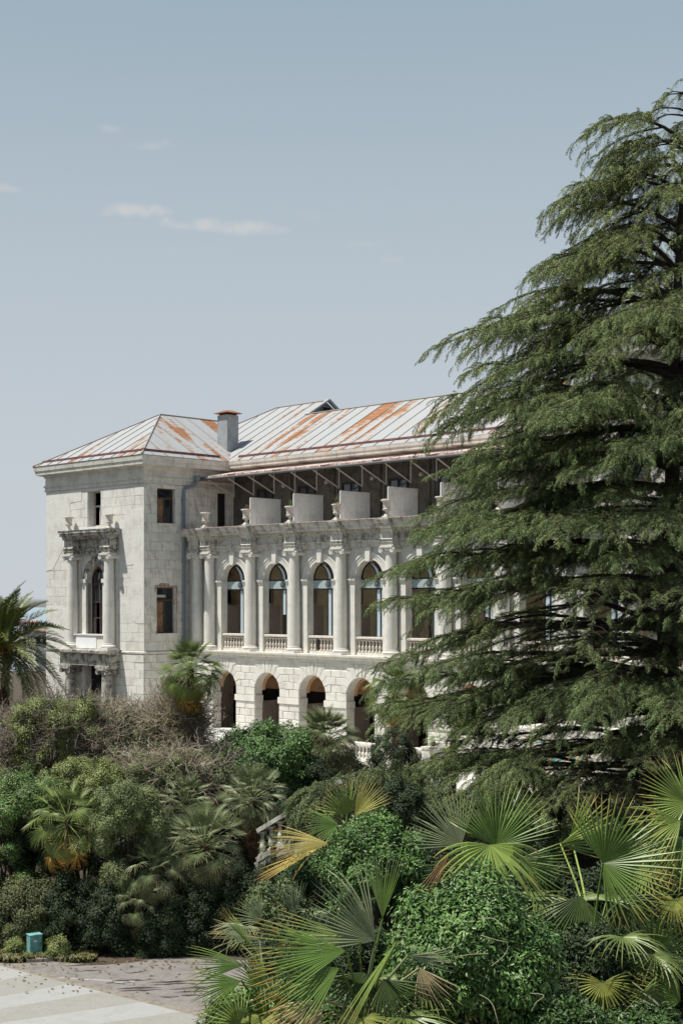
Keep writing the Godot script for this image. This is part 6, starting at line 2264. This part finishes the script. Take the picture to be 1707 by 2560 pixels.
func make_foreground() -> void:
	rng.seed = 808
	var silver := Color(0.20, 0.225, 0.125)
	var green := Color(0.118, 0.188, 0.044)
	var fresh := Color(0.200, 0.268, 0.062)
	var gloom := Color(0.060, 0.090, 0.028)  # green darkened to paint the leaves that hang in shadow
	near_palm("yellow-green fan palm below the stair balustrade with orange lower leaves", at(852, 2150, 18.5), [
		[868, 2036, 18.5, 112, 0.25, 0.1, 0.50, 130, 0.08, fresh, YELLOW, 19],
		[885, 2040, 18.4, 52, 0.2, -0.2, 0.60, 62, 0.05, Color(0.36, 0.34, 0.10), YELLOW, 14],
		[846, 2062, 18.3, 178, 0.3, 0.5, 0.52, 110, 0.15, green, LIME, 18],
		[820, 2108, 17.4, 184, 0.2, 0.7, 0.76, 80, 0.12, Color(0.38, 0.32, 0.10), ORANGE, 19],
		[800, 2120, 17.2, 204, 0.1, 0.9, 0.88, 26, 0.06, YELLOW, ORANGE, 7],
		[850, 2112, 17.6, 250, 0.2, 0.3, 0.42, 90, 0.3, fresh, ORANGE, 17],
		[940, 2118, 17.0, 195, 0.3, 0.2, 0.30, 120, 0.1, ORANGE, YELLOW, 7],
		[972, 2138, 16.8, -40, 0.2, 0.4, 0.52, 40, 0.35, STRAW * 0.8, STRAW, 9]], "windmill", 5)
	near_palm("grey-green fan palm with tall upright leaves and a drooping yellow one", at(1212, 2290, 13.0), [
		[1152, 2114, 13.3, 128, -0.1, 0.15, 0.57, 118, 0.05, silver * 0.9, silver * 1.1, 26],
		[1240, 2114, 13.0, 84, 0.05, -0.1, 0.66, 150, 0.06, green * 1.15, LIME, 30],
		[1224, 2112, 12.6, 268, 0.75, 0.0, 0.66, 190, 0.55, fresh * 0.95, YELLOW, 18],
		[1122, 2138, 12.8, 236, 0.1, 0.4, 0.52, 26, 0.1, BROWN * 1.2, YELLOW, 6],
		[1290, 2150, 12.9, -20, 0.3, 0.3, 0.55, 90, 0.35, green, LIME, 18],
		[1180, 2180, 13.2, 200, 0.2, 0.2, 0.5, 100, 0.25, gloom, green, 17]], "windmill", 22)
	near_palm("fan palm with a wide glossy leaf spread to the right", at(1482, 2330, 12.2), [
		[1506, 2158, 12.0, 22, 0.35, 0.25, 0.68, 215, 0.06, green * 1.1, YELLOW * 0.9, 36],
		[1425, 2088, 14.0, 46, 0.2, 0.5, 0.52, 70, 0.08, fresh * 1.1, YELLOW, 11],
		[1400, 2110, 13.6, 10, 0.3, 0.6, 0.5, 70, 0.2, fresh * 0.9, YELLOW, 10],
		[1450, 2240, 12.3, 255, 0.3, 0.1, 0.6, 120, 0.2, gloom, green, 22],
		[1380, 2290, 12.8, 270, 0.25, 0.2, 0.6, 170, 0.15, gloom * 0.8, gloom, 23],
		[1560, 2240, 12.6, 300, 0.3, 0.3, 0.55, 130, 0.25, gloom, green, 19]], "windmill", 22)
	near_palm("fan palm at the right edge with bright yellow-green leaves", at(1745, 2180, 13.2), [
		[1716, 2008, 13.2, 150, 0.15, 0.1, 0.53, 165, 0.06, fresh, YELLOW, 31],
		[1700, 2052, 12.9, 195, 0.35, 0.3, 0.55, 100, 0.35, fresh * 0.9, LIME, 17],
		[1715, 2100, 12.8, 225, 0.3, 0.2, 0.50, 110, 0.35, green, YELLOW, 15],
		[1668, 2105, 13.0, 280, 0.2, 0.6, 0.30, 50, 0.1, ORANGE * 0.9, YELLOW, 6]], "windmill", 18)
	near_palm("fan palm at the lower right with one round star shaped leaf", at(1640, 2560, 12.4), [
		[1631, 2387, 12.0, 88, 0.15, 0.1, 0.44, 345, 0.05, green * 0.95, LIME * 0.8, 34],
		[1502, 2405, 12.6, 100, 0.1, 0.3, 0.55, 120, 0.1, gloom, green, 23],
		[1530, 2460, 12.2, 165, 0.3, 0.4, 0.55, 110, 0.2, gloom, LIME * 0.8, 19],
		[1545, 2535, 11.6, 165, 0.2, 0.8, 0.40, 46, 0.3, silver, YELLOW, 9],
		[1700, 2500, 12.0, 140, 0.3, 0.4, 0.5, 120, 0.25, green, YELLOW, 19],
		[1690, 2560, 11.4, 170, 0.3, 0.5, 0.45, 110, 0.3, silver * 0.9, LIME, 17],
		[1620, 2300, 13.0, 70, 0.1, 0.3, 0.5, 150, 0.1, gloom, green, 22]], "windmill", 20)
	near_palm("silvery fan palm at the bottom centre with long leaves pointing left", at(905, 2540, 10.4), [
		[938, 2352, 10.2, 136, 0.25, 0.35, 0.64, 92, 0.04, silver, silver * 1.3, 22],
		[956, 2296, 10.3, 88, 0.0, -0.5, 0.50, 46, 0.03, green * 1.1, silver, 15],
		[864, 2376, 9.9, 184, 0.25, 0.45, 0.74, 66, 0.06, green * 1.15, YELLOW, 19],
		[848, 2420, 9.8, 205, 0.35, 0.25, 0.66, 70, 0.10, green, ORANGE * 0.9, 19],
		[806, 2500, 9.9, 222, 0.3, 0.4, 0.50, 90, 0.2, STRAW * 0.9, ORANGE, 15],
		[992, 2352, 9.7, 236, 0.15, 0.9, 0.82, 15, 0.05, fresh, YELLOW, 6],
		[900, 2356, 10.1, 172, 0.2, 0.7, 0.66, 50, 0.08, fresh * 0.9, YELLOW, 15],
		[905, 2430, 10.2, 262, 0.4, 0.2, 0.42, 150, 0.2, gloom, green, 23],
		[1020, 2388, 10.1, -6, 0.3, 0.8, 0.36, 44, 0.2, silver * 1.1, silver, 9],
		[1048, 2420, 10.0, -62, 0.3, 0.3, 0.34, 80, 0.4, STRAW * 0.7, STRAW, 11],
		[960, 2450, 10.0, 300, 0.35, 0.2, 0.4, 120, 0.3, gloom, STRAW * 0.6, 17]], "windmill", 20)
	near_palm("low fan palm at the bottom with green leaves reaching over the apron", at(668, 2560, 11.6), [
		[640, 2378, 11.4, 128, 0.1, 0.9, 0.46, 20, 0.02, fresh, YELLOW, 6],
		[612, 2412, 11.2, 174, 0.25, 0.6, 0.50, 56, 0.12, green, LIME, 13],
		[604, 2452, 11.0, 190, 0.3, 0.4, 0.44, 70, 0.18, green, LIME, 14],
		[600, 2510, 11.0, 214, 0.3, 0.3, 0.40, 80, 0.22, green * 1.1, YELLOW, 14],
		[650, 2350, 11.8, 165, 0.2, 0.7, 0.44, 46, 0.1, silver, YELLOW, 10],
		[668, 2470, 11.2, 130, 0.2, 0.5, 0.40, 80, 0.1, green, silver, 15],
		[600, 2560, 10.8, 120, 0.2, 0.3, 0.30, 120, 0.2, fresh, LIME, 14],
		[700, 2530, 10.8, 60, 0.3, 0.4, 0.36, 110, 0.2, green, silver, 15]], "windmill", 20)
	near_palm("young fan palm with pale leaves left of the ivy bushes", at(690, 2330, 15.5), [
		[655, 2300, 15.4, 140, 0.2, 0.3, 0.36, 120, 0.1, silver, LIME, 18],
		[735, 2290, 15.2, 95, 0.1, 0.2, 0.40, 60, 0.05, silver * 1.1, silver, 13],
		[620, 2330, 15.2, 185, 0.3, 0.4, 0.30, 130, 0.15, fresh, YELLOW, 15],
		[700, 2360, 15.0, 200, 0.3, 0.3, 0.42, 100, 0.15, silver, YELLOW, 17]], "windmill_grey", 6)
	var ivy := clump(18, 0.10, 0.046, 0.016, true, 0.9)
	var ivy_b := clump(16, 0.09, 0.040, 0.017, true, 0.9)
	var glossy := [Color(0.081, 0.165, 0.037), Color(0.110, 0.203, 0.048), Color(0.068, 0.135, 0.034), Color(0.138, 0.217, 0.064)]
	var dim := [Color(0.050, 0.100, 0.024), Color(0.036, 0.066, 0.018), Color(0.075, 0.130, 0.035)]  # glossy greens dimmed so the colour carries the darkness along the bottom
	var dark := [Color(0.026, 0.044, 0.014), Color(0.034, 0.056, 0.018)]  # greens darkened so the shade of the backing bushes is in their colour
	var near := [["big rounded jasmine bush of small glossy leaves at the bottom centre", 1160, 2405, 10.9, Vector3(0.66, 0.70, 0.6), 2900, glossy, 24], ["glossy jasmine bush behind the silvery fan palm", 930, 2165, 15.6, Vector3(0.70, 0.56, 0.5), 2300, glossy, 30], ["pale leaved bush left of the jasmine bushes", 690, 2270, 16.6, Vector3(0.42, 0.30, 0.35), 700, [Color(0.12, 0.15, 0.06), Color(0.09, 0.125, 0.045)], 18], ["dark leafy bush in front of the trunk of the wide leaved palm", 1470, 2450, 11.9, Vector3(0.34, 0.5, 0.3), 900, dark, 20], ["low jasmine bush at the bottom edge under the silvery palm", 880, 2570, 10.9, Vector3(0.62, 0.40, 0.4), 1000, dim, 22], ["low jasmine bush at the bottom edge right of the big round one", 1400, 2585, 10.6, Vector3(0.55, 0.28, 0.4), 900, dim, 22], ["low leafy bush in the bottom right corner", 1600, 2610, 11.2, Vector3(0.45, 0.28, 0.4), 700, dim, 20], ["low leafy bush under the green palm at the bottom", 640, 2590, 11.8, Vector3(0.6, 0.42, 0.4), 1100, glossy, 20], ["shaded bush between the two middle fan palms", 1390, 2330, 14.6, Vector3(0.75, 0.85, 0.5), 1500, dark, 26], ["shaded bush under the right hand fan palms", 1600, 2260, 15.2, Vector3(0.85, 0.8, 0.5), 1500, dark, 26], ["shaded bush behind the tall upright fan palm", 1230, 2220, 16.2, Vector3(0.9, 0.5, 0.5), 1300, dark, 24], ["shaded bush under the silvery fan palm", 800, 2420, 13.4, Vector3(0.85, 0.6, 0.5), 1500, dark, 26], ["shaded bush at the bottom right behind the star shaped leaf", 1560, 2450, 13.4, Vector3(0.85, 0.6, 0.5), 1500, dark, 26], ["shaded leafy bush below the yellow-green palm", 800, 2250, 17.6, Vector3(0.75, 0.75, 0.5), 1500, [dark[1], glossy[2]], 26], ["shaded bush in the gap right of the jasmine bush", 1060, 2250, 16.0, Vector3(0.6, 0.6, 0.45), 1100, dark, 22]]
	near.append_array([["shaded bush outside the right edge of the near bank", 1900, 2400, 14.0, Vector3(1.3, 1.0, 0.8), 1300, dark, 22], ["shaded bush farther right on the near bank", 2200, 2350, 15.5, Vector3(1.5, 1.1, 0.8), 1300, dark, 22], ["shaded bush on the bank behind the right hand fan palms", 1750, 2200, 19.0, Vector3(1.6, 1.2, 0.8), 1300, dark, 22]])
	for i in near.size():
		var q: Array = near[i]
		shrub("jasmine_bush" if q[6] == glossy or q[6] == dim else "leafy_bush", q[0], "shrub", at(q[1], q[2], q[3]), q[4], q[5], ivy if i % 2 == 0 else ivy_b, 1.0, q[6], M.leaves if q[6] == glossy or q[6] == dim else M.dull_leaves, q[7], 0.34 if q[7] != 24 else 0.46)
	# dry tendrils over the jasmine
	var vines := [["pale dry tendril looping over the middle of the big jasmine bush", [[1194, 2297, 10.25], [1230, 2296, 10.2], [1252, 2312, 10.15], [1258, 2330, 10.15]]], ["long pale tendril curling across the big jasmine bush", [[1200, 2338, 10.15], [1240, 2350, 10.1], [1266, 2358, 10.1], [1262, 2385, 10.1], [1228, 2415, 10.1]]], ["bare tendril hanging at the foot of the big jasmine bush", [[1198, 2486, 10.1], [1226, 2505, 10.05], [1240, 2540, 10.0], [1246, 2570, 10.0]]], ["thin bent tendril right of the foot of the big jasmine bush", [[1324, 2483, 10.3], [1358, 2489, 10.25], [1338, 2508, 10.25], [1328, 2528, 10.25]]], ["brown reed stalks lying across the big jasmine bush", [[1136, 2392, 10.1], [1175, 2386, 10.1], [1220, 2384, 10.1]]]]
	for q in vines:
		var o: Vector3 = at(q[1][0][0], q[1][0][1], q[1][0][2])
		var t := thing("dry_tendril", q[0], "vine", o, 0.0, "dry tendrils on the jasmine")
		var path := []
		var radii := []
		for p in q[1]:
			path.append(at(p[0], p[1], p[2]) - o)
			radii.append(0.0045)
		var g := Geo.new()
		g.col = Color(0.36, 0.33, 0.20)
		var curve := Curve3D.new()
		for i in path.size():
			var dir: Vector3 = (path[mini(i + 1, path.size() - 1)] - path[maxi(i - 1, 0)]) * 0.22
			curve.add_point(path[i], -dir, dir)
		var fine := []
		for p in curve.tessellate(4, 3):
			fine.append(p)
		radii.resize(fine.size())
		radii.fill(0.0026)
		g.tube(fine, radii, 5)
		part("stalk", g, M.dry, t)
